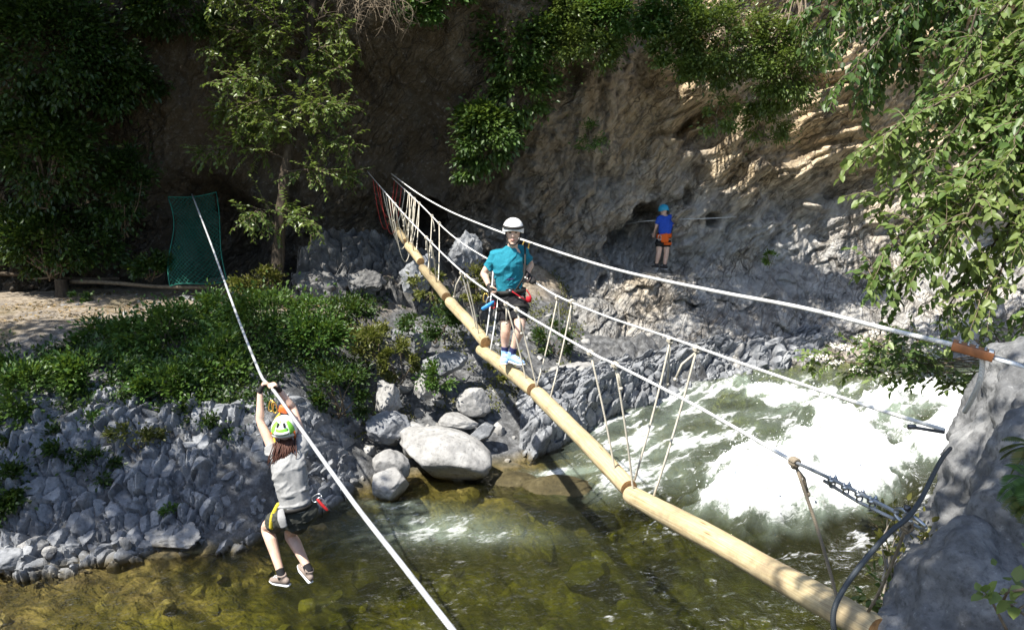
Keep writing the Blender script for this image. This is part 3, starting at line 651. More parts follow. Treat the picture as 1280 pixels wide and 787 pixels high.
def log_mat(name, dk=1.0, worn=.5):
    t = NT(name); g = t.coord('Object'); wp = t.geo()
    n1 = t.noise(2.5, 6, .6, wp); a = t.attr('along')
    v = t.n('ShaderNodeCombineXYZ', {0: t.math('MULTIPLY', a, 1.6), 1: t.math('MULTIPLY', t.attr('round'), 9.0), 2: 0.}).outputs[0]
    grain = t.noise(2.2, 8, .65, v, .4)
    k = t.ramp(grain, [(.28, [q * dk for q in (.36, .265, .13)]), (.5, [q * dk for q in (.52, .42, .24)]), (.75, [q * dk for q in (.64, .55, .36)])])
    ck = t.noise(1.0, 7, .7, t.n('ShaderNodeCombineXYZ', {0: t.math('MULTIPLY', a, .9), 1: t.math('MULTIPLY', t.attr('round'), 26.0), 2: 0.}).outputs[0], .3)
    k = t.mix(t.ramp(ck, [(.56, (0, 0, 0)), (.63, (.85, .85, .85))]), k, [q * dk for q in (.15, .10, .05)])
    vor = t.n('ShaderNodeTexVoronoi', {'Vector': t.n('ShaderNodeCombineXYZ', {0: t.math('MULTIPLY', a, 2.2), 1: t.math('MULTIPLY', t.attr('round'), 3.0), 2: 0.}).outputs[0], 'Scale': 1.0, 'Randomness': 1.})
    k = t.mix(t.ramp(vor.outputs['Distance'], [(.05, (.9, .9, .9)), (.16, (0, 0, 0))]), k, [q * dk for q in (.20, .11, .04)])
    k = t.mix(t.ramp(t.noise(1.6, 8, .75, wp), [(.46, (0, 0, 0)), (.66, (worn + .3, worn + .3, worn + .3))]), k, (.22, .17, .11))
    return t.done(t.pbr(k, .6, 0, t.bump(grain, .35, .01), .35))
M['log'] = log_mat('peeled_pine_log'); M['old_log'] = log_mat('weathered_log', .62, .6)
M['log_end'] = simple_mat('log_end_grain', (.30, .17, .07), .8, 0, 40, .4, .3)
CL, CB3, CB2, CA = 3323., 3025., 3600., 3560.
def on(c, px, py): return P(px, py, c / (px - 294.))
def smooth_path(pts, sub=6):
    p = [Vector(q) for q in pts]; out = []
    for i in range(len(p) - 1):
        a = p[max(i - 1, 0)]; b = p[i]; c = p[i + 1]; d = p[min(i + 2, len(p) - 1)]
        for k in range(sub):
            s = k / sub
            out.append(.5 * ((2 * b) + (c - a) * s + (2 * a - 5 * b + 4 * c - d) * s * s + (3 * b - a - 3 * c + d) * s ** 3))
    out.append(p[-1]); return out

def log(label, a, b, r=.082, mat='log', seed=0, bend=.012):
    a, b = Vector(a), Vector(b); L = (b - a).length; T = (b - a) / L; n = 20; m = max(12, int(L / .06))
    S = T.cross(Vector((0, 0, 1))).normalized(); N = S.cross(T)
    s = np.linspace(0, L, m); th = np.arange(n) * 2 * np.pi / n
    ss, tt = np.meshgrid(s, th, indexing='ij')
    rr = r * .94 * (1 + .09 * fbm(ss * 1.3, np.cos(tt) * .6 + seed, np.sin(tt) * .6, 3) - .05 * (ss / L - .5) * (1 if seed % 2 else -1))
    rr = rr * np.clip(1 - .10 * np.exp(-ss / .012) - .10 * np.exp(-(L - ss) / .012), 0, 1)
    off = bend * np.sin(np.pi * ss / L)
    v = np.array(a)[None, None] + ss[..., None] * np.array(T) + (rr * np.cos(tt) + off)[..., None] * np.array(S) + (rr * np.sin(tt))[..., None] * np.array(N)
    v = v.reshape(-1, 3); i = np.arange(m - 1)[:, None] * n; j = np.arange(n)[None]; k = (j + 1) % n
    f = np.stack([i + j, i + k, i + n + k, i + n + j], -1).reshape(-1, 4)[:, ::-1]
    root = thing('log', label, 'log', a, 'logs of the foot bridge')
    mesh_np('timber', v, f, M[mat], root, attrs={'along': ss.ravel() + seed * 3.7, 'round': np.cos(tt).ravel() * .5 + np.sin(tt).ravel() * .25 + .5})
    for q, row, flip in ((a, 0, 1), (b, m - 1, 0)):
        g = Geo(); ring = v[row * n:(row + 1) * n]; c = ring.mean(0)
        dirn = (-np.array(T) if flip else np.array(T))
        inner = c + (ring - c) * .55 + dirn * .004
        vv = np.concatenate([ring + dirn * .001, inner, (c + dirn * .005)[None]])
        f4 = [(x, (x + 1) % n, n + (x + 1) % n, n + x) for x in range(n)]; f3 = [(n + x, n + (x + 1) % n, 2 * n) for x in range(n)]
        if not flip: pass
        g.add(vv, f4, f3); g.build('end_face', M['log_end'], root, smooth=False)
    return root
log('thick yellow log crossing low over the pool, nearest of the bridge logs', on(CL, 1100, 791), on(CL, 788, 618), .085, 'log', 1)
log('pale log between the thick near log and the walker, second from the anchor rock', on(CL, 786, 610), on(CL, 671, 491), .083, 'log', 2)
log('short log the walker is standing on', on(CL, 667, 487), on(CL, 601, 437), .083, 'log', 3)
log('log right behind the walker, its cut end facing the river', on(CL, 607, 428), on(CL, 562, 377), .082, 'log', 4)
log('greyer log third from the cliff, over the yellow-green shrubs', on(CL, 558, 371), on(CL, 528, 335), .08, 'old_log', 5)
log('small far log hanging over the pale rocks', on(CL, 526, 327), on(CL, 510, 307), .08, 'log', 6)
log('farthest dull brown log below the tangle of hanging ropes', on(CL, 507, 302), on(CL, 489, 277), .07, 'old_log', 7)

def cable(name, label, cat, c, pts, r, mat, root=None, extra=None):
    p = smooth_path([on(c, *q) for q in pts], 8)
    if extra: p = p + [Vector(e) for e in extra]
    g = Geo(); g.tube(p, r, 8)
    o = g.build(name, M[mat], root, loc=None if root is not None else p[0])
    if root is None: tag(o, label, cat)
    return o
A_PTS = [(489, 217), (520, 240), (556, 261), (600, 280), (657, 301), (760, 334), (880, 361), (1000, 384), (1100, 409), (1192, 431)]
B2_PTS = [(490, 222), (525, 255), (560, 290), (600, 318), (663, 350), (697, 370), (760, 396), (838, 422), (930, 455), (1050, 496), (1180, 537)]
B3_PTS = [(459, 214), (500, 262), (533, 297), (578, 340), (613, 366), (640, 383), (738, 440), (769, 455), (870, 507), (993, 577), (1045, 601), (1120, 640)]
cable('safety_cable', 'highest white cable of the bridge, running past the walker shoulder to the brown plate', 'cable', CA, A_PTS, .0125, 'white_rope')
cable('handline_cable', 'middle white hand cable, held by the walker gloved hand away from us', 'cable', CB2, B2_PTS, .0105, 'white_rope')
B3 = thing('handline_cable', 'lowest white hand cable ending in steel clips and a shackle at the rock', 'cable', on(CB3, *B3_PTS[-1]))
cable('cable', '', '', CB3, B3_PTS[:-2], .0105, 'white_rope', B3)
cable('bare_cable_end', '', '', CB3, [(990, 575.5), (1045, 601), (1122, 641)], .0095, 'steel_cable', B3)
# doubled-back tail, clips, thimble, shackle
g = Geo(); q0 = on(CB3, 1030, 601); q1 = on(CB3, 1118, 645); g.tube([q0 + Vector((0, 0, .002)), q0 * .5 + q1 * .5 + Vector((0, 0, -.016)), q1 + Vector((0, 0, -.012))], .0085, 8); g.build('cable_tail', M['steel_cable'], B3)
for px in (1041, 1058, 1075, 1091):
    py = np.interp(px, [993, 1045, 1120], [577, 601, 640]); c = on(CB3, px, py) + Vector((0, 0, -.006)); T = (on(CB3, px + 8, py + 4.4) - on(CB3, px - 8, py - 4.4)).normalized()
    S = T.cross(Vector((0, 0, 1))).normalized(); N = S.cross(T); Mr = Matrix((T, S, N)).transposed()
    root = bpy.data.objects.new('wire_clip', None); col.objects.link(root); root.parent = B3; root.location = c - B3.location
    g = Geo(); g.box(c + N * .002, .013, .021, .009, Mr); g.build('saddle', M['steel'], root)
    for s in (-1, 1):
        g = Geo(); g.tube([c + S * .015 * s - N * .024, c + S * .015 * s + N * .028], .0045, 8); g.tube([c + S * .015 * s + N * .010, c + S * .015 * s + N * .020], .0085, 6); g.build('nut', M['steel'], root, smooth=False)
    g = Geo(); th = np.linspace(0, np.pi, 9); g.tube([c + S * .015 * math.cos(a) - N * (.022 + .012 * math.sin(a)) for a in th], .0045, 8); g.build('u_bolt', M['steel'], root)
def ring(c, u, v, ru, rv, r, n=24, arc=(0, 2 * math.pi)):
    th = np.linspace(arc[0], arc[1], n); return [Vector(c) + u * (ru * math.cos(a)) + v * (rv * math.sin(a)) for a in th]
e = on(CB3, 1122, 641); T = (on(CB3, 1122, 641) - on(CB3, 1090, 625)).normalized(); S = T.cross(Vector((0, 0, 1))).normalized(); N = S.cross(T)
g = Geo(); g.tube(ring(e + T * .03, T, N, .045, .026, .007), .0085, 8); g.build('thimble', M['steel'], B3)
sh = thing('shackle', 'big steel shackle joining the clipped cable to the rock sling', 'shackle', e + T * .09)
g = Geo(); g.tube(ring(e + T * .10, T, (N * .8 + S * .6).normalized(), .055, .035, .009), .0085, 8); g.build('bow', M['steel'], sh)
g = Geo(); g.tube([e + T * .052 - N * .045, e + T * .052 + N * .045], .008, 8); g.tube([e + T * .052 + N * .036, e + T * .052 + N * .052], .015, 8); g.build('pin', M['dark_steel'], sh)
# black sling through the shackle
p = [P(1188, 560, 4.5), P(1178, 572, 4.2), P(1168, 590, 3.92), P(1152, 622, 3.66), P(1135, 646, 3.52), P(1112, 665, 3.42), P(1083, 697, 3.36), P(1055, 735, 3.3), P(1042, 765, 3.28), P(1045, 795, 3.3), P(1062, 830, 3.4), P(1110, 860, 3.55)]
g = Geo(); g.tube(smooth_path(p, 6), .0108, 10); tag(g.build('sling_cable', M['black_cable'], loc=p[0]), 'thick black sling cable looping down in front of the rock', 'cable')
# plate at the end of the safety cable
e = on(CA, 1192, 431); T = (P(1237, 441, 3.9) - P(1192, 428, 3.97)).normalized(); S = T.cross(Vector((0, 0, 1))).normalized(); N = S.cross(T); Mr = Matrix((T, S, N)).transposed()
pl = thing('cable_clamp', 'rusty brown clamp plate with steel bolt rows on the highest cable', 'clamp', e + T * .08)
g = Geo(); g.box(e + T * .082, .088, .042, .020, Mr); o = g.build('plate', M['copper_plate'], pl, smooth=False); bv = o.modifiers.new('b', 'BEVEL'); bv.width = .004; bv.segments = 2
for i in range(4):
    for s in (-1, 1):
        g = Geo(); c = e + T * (.022 + i * .036) + S * .024 * s + N * .0203; g.tube([c, c + N * .008], .0065, 6); g.build('bolt', M['steel'], pl, smooth=False)
g = Geo(); g.box(e + T * .155 + N * .022, .010, .036, .003, Mr); g.build('label_strip', M['white_paint'], pl, smooth=False)
st = thing('anchor_bracket', 'flat white steel bracket between the brown clamp plate and the rock', 'bracket', e + T * .2)
g = Geo(); g.box(e + T * .245 - N * .004, .085, .030, .006, Mr); o = g.build('bar', M['white_paint'], st, smooth=False)
g = Geo(); c = e + T * .30 + N * .008; g.tube([c - S * .02, c + S * .02], .011, 8); g.tube([c, c + N * .02], .009, 8); g.build('eye_bolt', M['steel'], st)
p = [P(1226, 440, 3.93), P(1228, 455, 3.93), P(1224, 478, 3.98), P(1214, 500, 4.1), P(1206, 514, 4.25)]
g = Geo(); g.tube(smooth_path(p, 6), .0125, 10); tag(g.build('sling_cable', M['white_rope'], loc=p[0]), 'short light grey sling hanging from the brown clamp plate to the rock', 'cable')
p = [P(1138, 531, 3.98), P(1150, 533, 4.0), P(1180, 538, 4.05)]
g = Geo(); g.tube([q + Vector((0, 0, -.008)) for q in p], .008, 8); g.tube([p[0] + Vector((-.01, 0, -.008)), p[0] + Vector((.025, 0, -.009))], .0125, 8)
tag(g.build('cable_tail', M['dark_steel'], loc=p[0]), 'short dark cable tail beside the middle hand cable at the rock', 'cable')

# hanger ropes: knot on the cable, rope down to the log, a loose tail
def hanger(label, c, kx, ky, lx, ly, cl=CL, mat='rope', r=.0092, tail=(8, 40), group='hanger ropes of the foot bridge', tie=True):
    k = on(c, kx, ky); l = on(cl, lx, ly)
    root = thing('hanger_rope', label, 'rope', k, group)
    d = (l - k); side = d.cross(Vector((.3, 1, 0))).normalized()
    g = Geo(); g.tube([k + d * s + side * .012 * math.sin(s * 3.1) for s in np.linspace(0, 1, 9)], r, 6); g.build('rope', M[mat], root)
    ax = (on(c, kx + 6, ky + 3.5) - on(c, kx - 6, ky - 3.5)).normalized(); u = ax.cross(Vector((0, 0, 1))).normalized(); v = u.cross(ax)
    g = Geo()
    for s in (-.013, .002, .016): g.tube(ring(k + ax * s, u, v, .019, .019, r, 12), r * 1.05, 6)
    g.ball(k - Vector((0, 0, .022)), .018, 5); g.build('knot', M[mat], root)
    if tail:
        sc = (k - Vector((0, 0, CAM_Z))).length / FPX; e = k + Vector((tail[0] * sc, 0, -tail[1] * sc))
        g = Geo(); g.tube([k - Vector((0, 0, .02)), k * .5 + e * .5 + Vector((tail[0] * sc * .2, 0, 0)), e], r, 6); g.ball(e, r * 1.7, 4); g.build('tail', M[mat], root)
    return root
hanger('rope from the lowest cable to the second log, nearer the walker', CB3, 738, 441, 771, 603, tail=None)
hanger('rope from the lowest cable to the log joint, with a short frayed tail', CB3, 769, 456, 793, 630, tail=(8, 30))
hanger('rope from the middle cable slanting back to the log joint, long tail beside it', CB2, 838, 425, 793, 600, tail=(-2, 56))
hanger('rope from the middle cable slanting to the thick near log', CB2, 871, 436, 815, 626, tail=(-25, 38))
hanger('rope from the middle cable to the knot at the log joint beside the walker', CB2, 697, 372, 669, 490, tail=(3, 48))
hanger('rope from the middle cable to the pale second log, with a knotted tail', CB2, 715, 377, 686, 504, tail=(-2, 34))
hanger('rope tied in front of the walker shorts, leading down past his shoes', CB3, 633, 380, 659, 482, tail=(0, 24))
hanger('rope tied beside the walker shorts, the one with a knot at knee height', CB3, 646, 387, 672, 491, tail=(6, 30))
hanger('rope from the lowest cable to the cut log end behind the walker', CB3, 577, 341, 597, 420, tail=(-10, 30))
hanger('twin rope from the lowest cable to the log the walker stands on', CB3, 583, 345, 601, 434, tail=None)
hanger('rope behind the walker leg, shorter of the two', CB2, 617, 328, 608, 420, tail=None, mat='white_rope')
hanger('rope behind the walker leg, longer of the two', CB2, 627, 333, 613, 438, tail=None, mat='white_rope')
hanger('brown rope from the clipped cable down to the thick near log', CB3, 993, 577, 1052, 770, tail=(18, 40), mat='brown_rope', r=.009)
hanger('brown rope from the shackle slanting down to the near log end', CB3, 1133, 656, 1084, 766, tail=None, mat='brown_rope', r=.008)
far = 'thin rope in the tangle hanging from the bridge cables by the cliff'
rng = np.random.RandomState(5)
for px in (540, 549, 512, 518, 524):
    py = np.interp(px, [q[0] for q in B2_PTS], [q[1] for q in B2_PTS]); lx = px - 4 + rng.uniform(-3, 3)
    hanger(far, CB2, px, py, lx, np.interp(lx, [489, 510, 528, 562], [277, 306, 335, 377]), tail=(rng.uniform(-4, 4), rng.uniform(15, 30)), group='far hanging ropes')
for px in (533, 539, 506, 512, 500, 494):
    py = np.interp(px, [q[0] for q in B3_PTS], [q[1] for q in B3_PTS]); lx = px + 6 + rng.uniform(-3, 3)
    hanger(far, CB3, px, py, lx, np.interp(lx, [489, 510, 528, 562], [277, 306, 335, 377]), tail=(rng.uniform(-4, 4), rng.uniform(10, 25)), group='far hanging ropes')
for i, (a, b) in enumerate(zip(np.linspace(466, 494, 8), np.linspace(493, 524, 8))):
    ka = on(CB3, a, np.interp(a, [q[0] for q in B3_PTS], [q[1] for q in B3_PTS])); kb = on(CB2, b, np.interp(b, [q[0] for q in B2_PTS], [q[1] for q in B2_PTS]))
    sag = rng.uniform(.7, 1.15); mat = 'red_rope' if i < 3 else 'rope'
    p = [ka.lerp(kb, s) - Vector((0, 0, sag * 4 * s * (1 - s))) for s in np.linspace(0, 1, 14)]
    g = Geo(); g.tube(p, .0085, 6)
    tag(g.build('slack_rope', M[mat], loc=p[0]), 'red rope looping between the far cable ends at the cliff' if i < 3 else 'pale rope looping slackly between two cables in front of the cave', 'rope', 'red loops at the cliff' if i < 3 else 'slack loops before the cave')
# climber's safety wire on the cliff, and the branch-like wires by the walker
p = [P(770, 283, 21.2), P(800, 277, 20.0), P(850, 274, 19.7), P(884, 273, 19.6), P(917, 271, 19.9), P(935, 268, 21.2)]
g = Geo(); g.tube(smooth_path(p, 5), .011, 6); tag(g.build('safety_wire', M['zip_cable'], loc=p[0]), 'thin steel wire bolted along the cliff beside the climber', 'wire')
p = [P(700, 303, 18.2), P(760, 318, 18.4), P(815, 330, 18.6)]

# zip line
ZP = [(240, 243, 17.6), (262, 300, 14.6), (283, 358, 12.2), (303, 412, 10.3), (325, 466, 8.6), (333, 478, 8.2), (346, 493, 7.75), (380, 541, 6.7), (440, 625, 5.4), (500, 702, 4.45), (565, 786, 3.7), (640, 880, 3.1), (760, 1020, 2.6)]
p = smooth_path([P(a, b, 1520. / (a - 154.4)) for a, b, _ in ZP], 6)
g = Geo(); g.tube(p, .0150, 10); tag(g.build('zip_line', M['zip_cable'], loc=p[0]), 'long grey zip line cable running from the net down past the rider', 'cable')
# green net
def net():
    t = NT('green_net_cord'); M['net'] = t.done(t.pbr((.015, .16, .115), .6, 0, None, .3))
    a, b, c, d = P(210, 246, 17.3), P(270, 240, 17.5), P(281, 352, 16.7), P(214, 357, 16.7)
    def at(u, v):
        u = np.asarray(u); v = np.asarray(v)
        p = ((1 - u) * (1 - v))[..., None] * np.array(a) + (u * (1 - v))[..., None] * np.array(b) + (u * v)[..., None] * np.array(c) + ((1 - u) * v)[..., None] * np.array(d)
        p[..., 1] += .10 * np.sin(u * 7 + v * 2) * v + .12 * np.sin(v * 5 + u * 3); p[..., 2] -= .05 * np.sin(np.pi * u) * (1 - v) - .04 * np.sin(6 * u) * v
        p[..., 0] += .05 * np.sin(v * 6)
        return p
    g = Geo(); W, Hh, st = 1.1, 1.85, .085
    for sgn in (1, -1):
        for k in np.arange(-Hh, W + Hh, st):
            s = np.linspace(0, Hh, 24); x = k + sgn * s if sgn > 0 else k + Hh - s - Hh + 0
            x = (k + s) if sgn > 0 else (k + Hh - s)
            ok = (x >= 0) & (x <= W)
            if ok.sum() < 3: continue
            g.tube(at(x[ok] / W, s[ok] / Hh), .0046, 4, cap=False)
    root = thing('safety_net', 'green safety net hung against the cliff where the zip line ends', 'net', a)
    g.build('mesh', M['net'], root)
    g = Geo(); u = np.linspace(0, 1, 12)
    for q in (at(u, u * 0), at(u, u * 0 + 1), at(u * 0, u), at(u * 0 + 1, u)): g.tube(q, .010, 6)
    g.build('border_rope', M['net'], root)
net()
# ------------------------------------------------------------------ plants
def unit(v): return v / (np.linalg.norm(v, axis=-1, keepdims=True) + 1e-9)
def bush(label, px, py, t, rx, ry, rz, n, L, mat, seed, name='bush', cat='bush', group=None, clumps=None, wd=.55, hang=0., stem_mat='twig', base=None, spread=.30, world=None):
    rng = np.random.RandomState(seed); c = np.array(world if world is not None else P(px, py, t)); r = np.array((rx, ry, rz))
    K = clumps or max(8, int(14 * rx * rz / .35))
    u = unit(rng.normal(size=(K, 3)) * np.array((1, 1, 1.)) + np.array((0, -.35, .25))); cc = c + u * r * rng.uniform(.35, 1.0, (K, 1)) ** .6
    rc = (rx * ry * rz) ** (1 / 3.) * spread * rng.uniform(.6, 1.35, K)
    k = rng.randint(0, K, n); off = rng.normal(size=(n, 3)); off = off * (np.abs(rng.normal(size=(n, 1))) * .5 + .45) * .6
    pos = cc[k] + off * rc[k][:, None] * np.array((1.15, 1.15, .8))
    out = unit(unit(off) * .8 + unit(pos - c) + np.array((0, -.2, .2 - hang)) + rng.normal(size=(n, 3)) * .5)
    nor = unit(np.array((0, -.2, 1.)) + rng.normal(size=(n, 3)) * .55 + unit(pos - c) * .35)
    root = thing(name, label, cat, tuple(base if base is not None else c - np.array((0, 0, rz))), group)
    g = Geo(); g.leaves(pos, out, nor, L * rng.uniform(.6, 1.3, n), wd, rng, .18); g.build('foliage', M[mat], root, smooth=False)
    g = Geo(); b = np.array(base) if base is not None else c - np.array((0, -.1 * ry, rz * .95))
    for q in cc[:min(K, 18)]:
        m = b * .4 + q * .6 + rng.normal(size=3) * .12 * r; g.tube(smooth_path([b + rng.normal(size=3) * .05, m, q], 3), np.linspace(.014, .003, 7) * min(1.6, .25 + rx * 1.5), 5)
    g.build('stem', M[stem_mat], root)
    return root
def tree(label, name, trunk, trunk_r, limbs, L, mat, seed, twig_len=.5, twig_gap=.13, leaf_gap=.05, wd=.5, droop=.5, wild=.75, bark='bark', cat='tree', group=None, limb_r=.03, twigmat='twig', two=.5, tip=.35):
    """trunk: points; limbs: lists of points; twigs with alternate leaves grow along the outer part of each limb"""
    rng = np.random.RandomState(seed); root = thing(name, label, cat, tuple(trunk[0]), group)
    p = smooth_path(trunk, 6); g = Geo()
    rr = np.linspace(trunk_r, trunk_r * .45, len(p)) * (1 + .12 * np.sin(np.arange(len(p)) * 1.7)); g.tube(p, rr, 12); g.build('trunk', M[bark], root)
    lp, ld, ln = [], [], []
    tw = Geo()
    for limb in limbs:
        q = smooth_path(limb, 8); a = np.array([tuple(x) for x in q]); seg = np.linalg.norm(np.diff(a, axis=0), axis=1); cum = np.concatenate([[0], np.cumsum(seg)]); Lm = cum[-1]
        gl = Geo(); gl.tube(q, np.linspace(limb_r, .005, len(q)), 7); gl.build('branch', M[bark], root)
        s = Lm * (1 - tip) * rng.uniform(.5, .9) if tip < 1 else 0
        s = max(0, Lm * (1 - tip))
        while s < Lm:
            i = min(np.searchsorted(cum, s), len(a) - 1); b = a[i]; T = unit(a[min(i + 1, len(a) - 1)] - a[max(i - 1, 0)])
            for rep in range(1 + (rng.uniform() < two)):
                d = unit(T * .8 + rng.normal(size=3) * wild); l = twig_len * rng.uniform(.5, 1.3) * (1 - .35 * s / Lm); m = 6
                pts = [b]; dd = d
                for k in range(m):
                    dd = unit(dd + np.array((0, 0, -droop * .28)) + rng.normal(size=3) * .10); pts.append(pts[-1] + dd * l / m)
                pts = np.array(pts); tw.tube(pts, np.linspace(.006, .002, m + 1), 4, cap=False)
                nl = max(3, int(l / leaf_gap)); w = np.linspace(.12, 1, nl) * m
                for j, z in enumerate(w):
                    k = min(int(z), m - 1); pp = pts[k] + (pts[k + 1] - pts[k]) * (z - k); tt = unit(pts[k + 1] - pts[k])
                    sd = unit(np.cross(tt, (0, 0, 1.)) + 1e-6) * (1 if j % 2 else -1)
                    lp.append(pp); ld.append(unit(tt * .7 + sd * .8 + np.array((0, 0, -droop * .5)) + rng.normal(size=3) * .25)); ln.append(unit(np.array((0, 0, 1.)) + rng.normal(size=3) * .45))
            s += twig_gap * rng.uniform(.6, 1.5)
    tw.build('twigs', M[twigmat], root)
    g = Geo(); n = len(lp); g.leaves(np.array(lp), np.array(ld), np.array(ln), L * rng.uniform(.6, 1.25, n), wd, rng, .2); g.build('crown', M[mat], root, smooth=False)
    return root
# bushes on the mound, each its own plant
bush('low dark bush at the frame edge below the dirt path', 20, 470, 12.6, .75, .6, .42, 4200, .075, 'leaf_bush', 1)
bush('sunlit fresh green bush low at the frame edge beside the shaded block', 35, 512, 11.6, .6, .5, 0.57, 3600, .07, 'leaf_bush', 2)
bush('bush with a bright pale spray of leaves over the rubble top', 115, 470, 12.2, .7, .55, 0.57, 4000, .075, 'leaf_bush', 3)
bush('dark round bush directly below the dirt path', 150, 432, 14.0, .8, .7, 0.54, 4600, .075, 'leaf_bush', 4)
bush('wide dark bush in the middle of the mound', 215, 432, 13.6, .85, .7, 0.61, 5200, .07, 'leaf_bush', 5)
bush('leafy bush hanging over the top of the rubble bank', 210, 489, 12.2, .8, .5, 0.49, 4600, .07, 'leaf_bush', 6)
bush('dark bush under the net edge of the mound', 270, 397, 15.0, .7, .6, 0.47, 3800, .07, 'leaf_bush', 7)
bush('bushy green plant behind the rider hands', 330, 407, 13.8, .75, .6, 0.68, 5200, .07, 'leaf_bush', 8)
bush('green bush left of the rider arms above the stones', 275, 467, 12.6, .7, .5, 0.54, 4200, .07, 'leaf_bush', 9)
bush('bright bush right of the rider hands', 395, 432, 13.5, .62, .5, 0.70, 4600, .07, 'leaf_bush', 10)
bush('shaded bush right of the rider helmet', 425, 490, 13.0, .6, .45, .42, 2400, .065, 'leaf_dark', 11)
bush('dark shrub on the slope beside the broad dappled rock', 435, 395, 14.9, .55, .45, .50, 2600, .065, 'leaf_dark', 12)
bush('yellow-green shrub under the far logs', 536, 358, 15.3, .34, .3, .30, 1300, .06, 'leaf_yellow', 13)
bush('dark green shrub under the log behind the walker', 545, 402, 14.6, .55, .45, .38, 2400, .06, 'leaf_dark', 14)
bush('yellow-green tuft among the jagged rocks', 497, 450, 14.0, .36, .3, .34, 1300, .06, 'leaf_yellow', 15)
bush('small green shrub between the jagged rocks and the upright boulder', 540, 470, 14.1, .36, .3, .26, 1100, .06, 'leaf_bush', 16)
bush('sprawling shrub on the slope left of the yellow tuft', 470, 425, 14.3, .45, .4, .36, 1800, .06, 'leaf_yellow', 17)
bush('green shrub on the cliff foot right behind the walker back', 590, 360, 16.2, .30, .3, .38, 1100, .06, 'leaf_yellow', 18)
bush('shrub at the foot of the slim tree', 320, 355, 16.0, .50, .4, .42, 2000, .07, 'leaf_yellow', 19)
bush('shaded shrub on the rock behind the walker legs', 690, 425, 16.4, .42, .3, .4, 1500, .06, 'leaf_dark', 20)
bush('little sprig of green growing from the cliff slab', 962, 322, 17.6, .14, .1, .12, 220, .06, 'leaf_bush', 21)
bush('tuft of dry grass and leaves by the ledge stone', 632, 455, 15.0, .3, .25, .3, 900, .06, 'leaf_yellow', 22)
bush('leafy weed by the cut stump on the path', 100, 378, 16.6, .26, .2, .22, 700, .06, 'leaf_bush', 23)
bush('thin weed overhanging the big shaded grey block', 60, 560, 11.5, .5, .35, .30, 1300, .065, 'leaf_dark', 24)
bush('weed rooted in the rock bank beside the split white stone', 215, 640, 10.75, .16, .14, .12, 260, .05, 'leaf_bush', 47)
bush('trailing weed hanging over the rock bank corner near the frame edge', 95, 540, 11.5, .5, .3, .32, 1500, .06, 'leaf_bush', 48)
bush('scrappy weed on the rock bank beneath the bush edge', 170, 545, 11.3, .34, .2, .18, 800, .055, 'leaf_yellow', 49)
bush('dark bush overhanging the rock bank close to the rider arms', 265, 520, 11.7, .5, .35, .28, 1700, .06, 'leaf_dark', 50)
bush('dark weedy bush covering the low end of the rock bank at the frame edge', 20, 575, 11.2, .55, .4, .42, 2600, .065, 'leaf_dark', 54)
bush('dark weed hanging on the rock bank between the shaded block and the trailing weed', 120, 590, 11.1, .34, .25, .26, 800, .06, 'leaf_dark', 55)
# shrubs on the cliff
bush('large glossy ivy hanging on the cliff above the walker', 612, 165, 17.3, .62, .5, .80, 9000, .10, 'leaf_ivy', 30, 'ivy', 'ivy', hang=.5, base=P(640, 60, 18.6))
bush('dark ivy mass above the glossy ivy', 650, 60, 17.6, 1.0, .7, 1.0, 9000, .10, 'leaf_ivy', 31, 'ivy', 'ivy', hang=.4, base=P(680, -20, 18.6))
bush('ivy strand joining the glossy ivy to the dark mass over it', 655, 115, 17.5, .62, .5, .75, 4200, .10, 'leaf_ivy', 56, 'ivy', 'ivy', hang=.5, base=P(660, 40, 18.6))
bush('small ivy tongue trailing lowest on the cliff over the walker', 588, 212, 17.5, .28, .25, .34, 900, .10, 'leaf_ivy', 57, 'ivy', 'ivy', hang=.6)
bush('light green shrub at the cliff top between the ivy and the alcove', 770, 30, 17.6, .95, .6, .55, 8000, .09, 'leaf_bush', 32, hang=.3, base=P(790, -30, 18.6))
bush('small-leaved shrub draping over the sunlit cliff top', 900, 55, 17.0, 1.1, .7, .85, 12000, .075, 'leaf_tree', 33, hang=.5, base=P(900, -30, 18.2))
bush('shrub trailing in strands down the ochre cliff', 985, 90, 16.8, .9, .6, .85, 9000, .075, 'leaf_tree', 34, hang=.8, base=P(1000, -20, 18.2))
bush('thin green creeper under the trailing shrub on ochre rock', 955, 150, 17.6, .65, .25, .40, 1800, .07, 'leaf_tree', 35, hang=.8, spread=.4)
bush('pale green sprig on the cliff left of the alcove', 740, 170, 18.0, .35, .2, .35, 500, .06, 'leaf_bush', 36, spread=.4)
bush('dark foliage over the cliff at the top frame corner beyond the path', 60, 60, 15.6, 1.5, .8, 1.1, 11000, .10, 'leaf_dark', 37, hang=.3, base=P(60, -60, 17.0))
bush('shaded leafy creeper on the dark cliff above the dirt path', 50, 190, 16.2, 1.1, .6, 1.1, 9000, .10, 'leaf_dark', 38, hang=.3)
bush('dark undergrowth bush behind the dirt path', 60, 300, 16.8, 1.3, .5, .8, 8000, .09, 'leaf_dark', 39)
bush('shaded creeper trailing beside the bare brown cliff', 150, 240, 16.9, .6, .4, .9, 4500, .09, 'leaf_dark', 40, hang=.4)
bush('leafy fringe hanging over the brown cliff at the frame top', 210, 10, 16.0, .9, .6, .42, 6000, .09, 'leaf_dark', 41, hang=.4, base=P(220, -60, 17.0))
bush('dark leafy bush at the cliff top beside the slim tree crown', 150, 90, 16.4, .8, .6, .8, 5000, .10, 'leaf_dark', 42, hang=.4, base=P(160, -20, 17.4))
bush('glossy shrub hanging at the cliff top just right of the dead twigs', 590, 15, 17.4, .6, .5, .6, 3600, .10, 'leaf_ivy', 43, hang=.4, base=P(600, -40, 18.4))
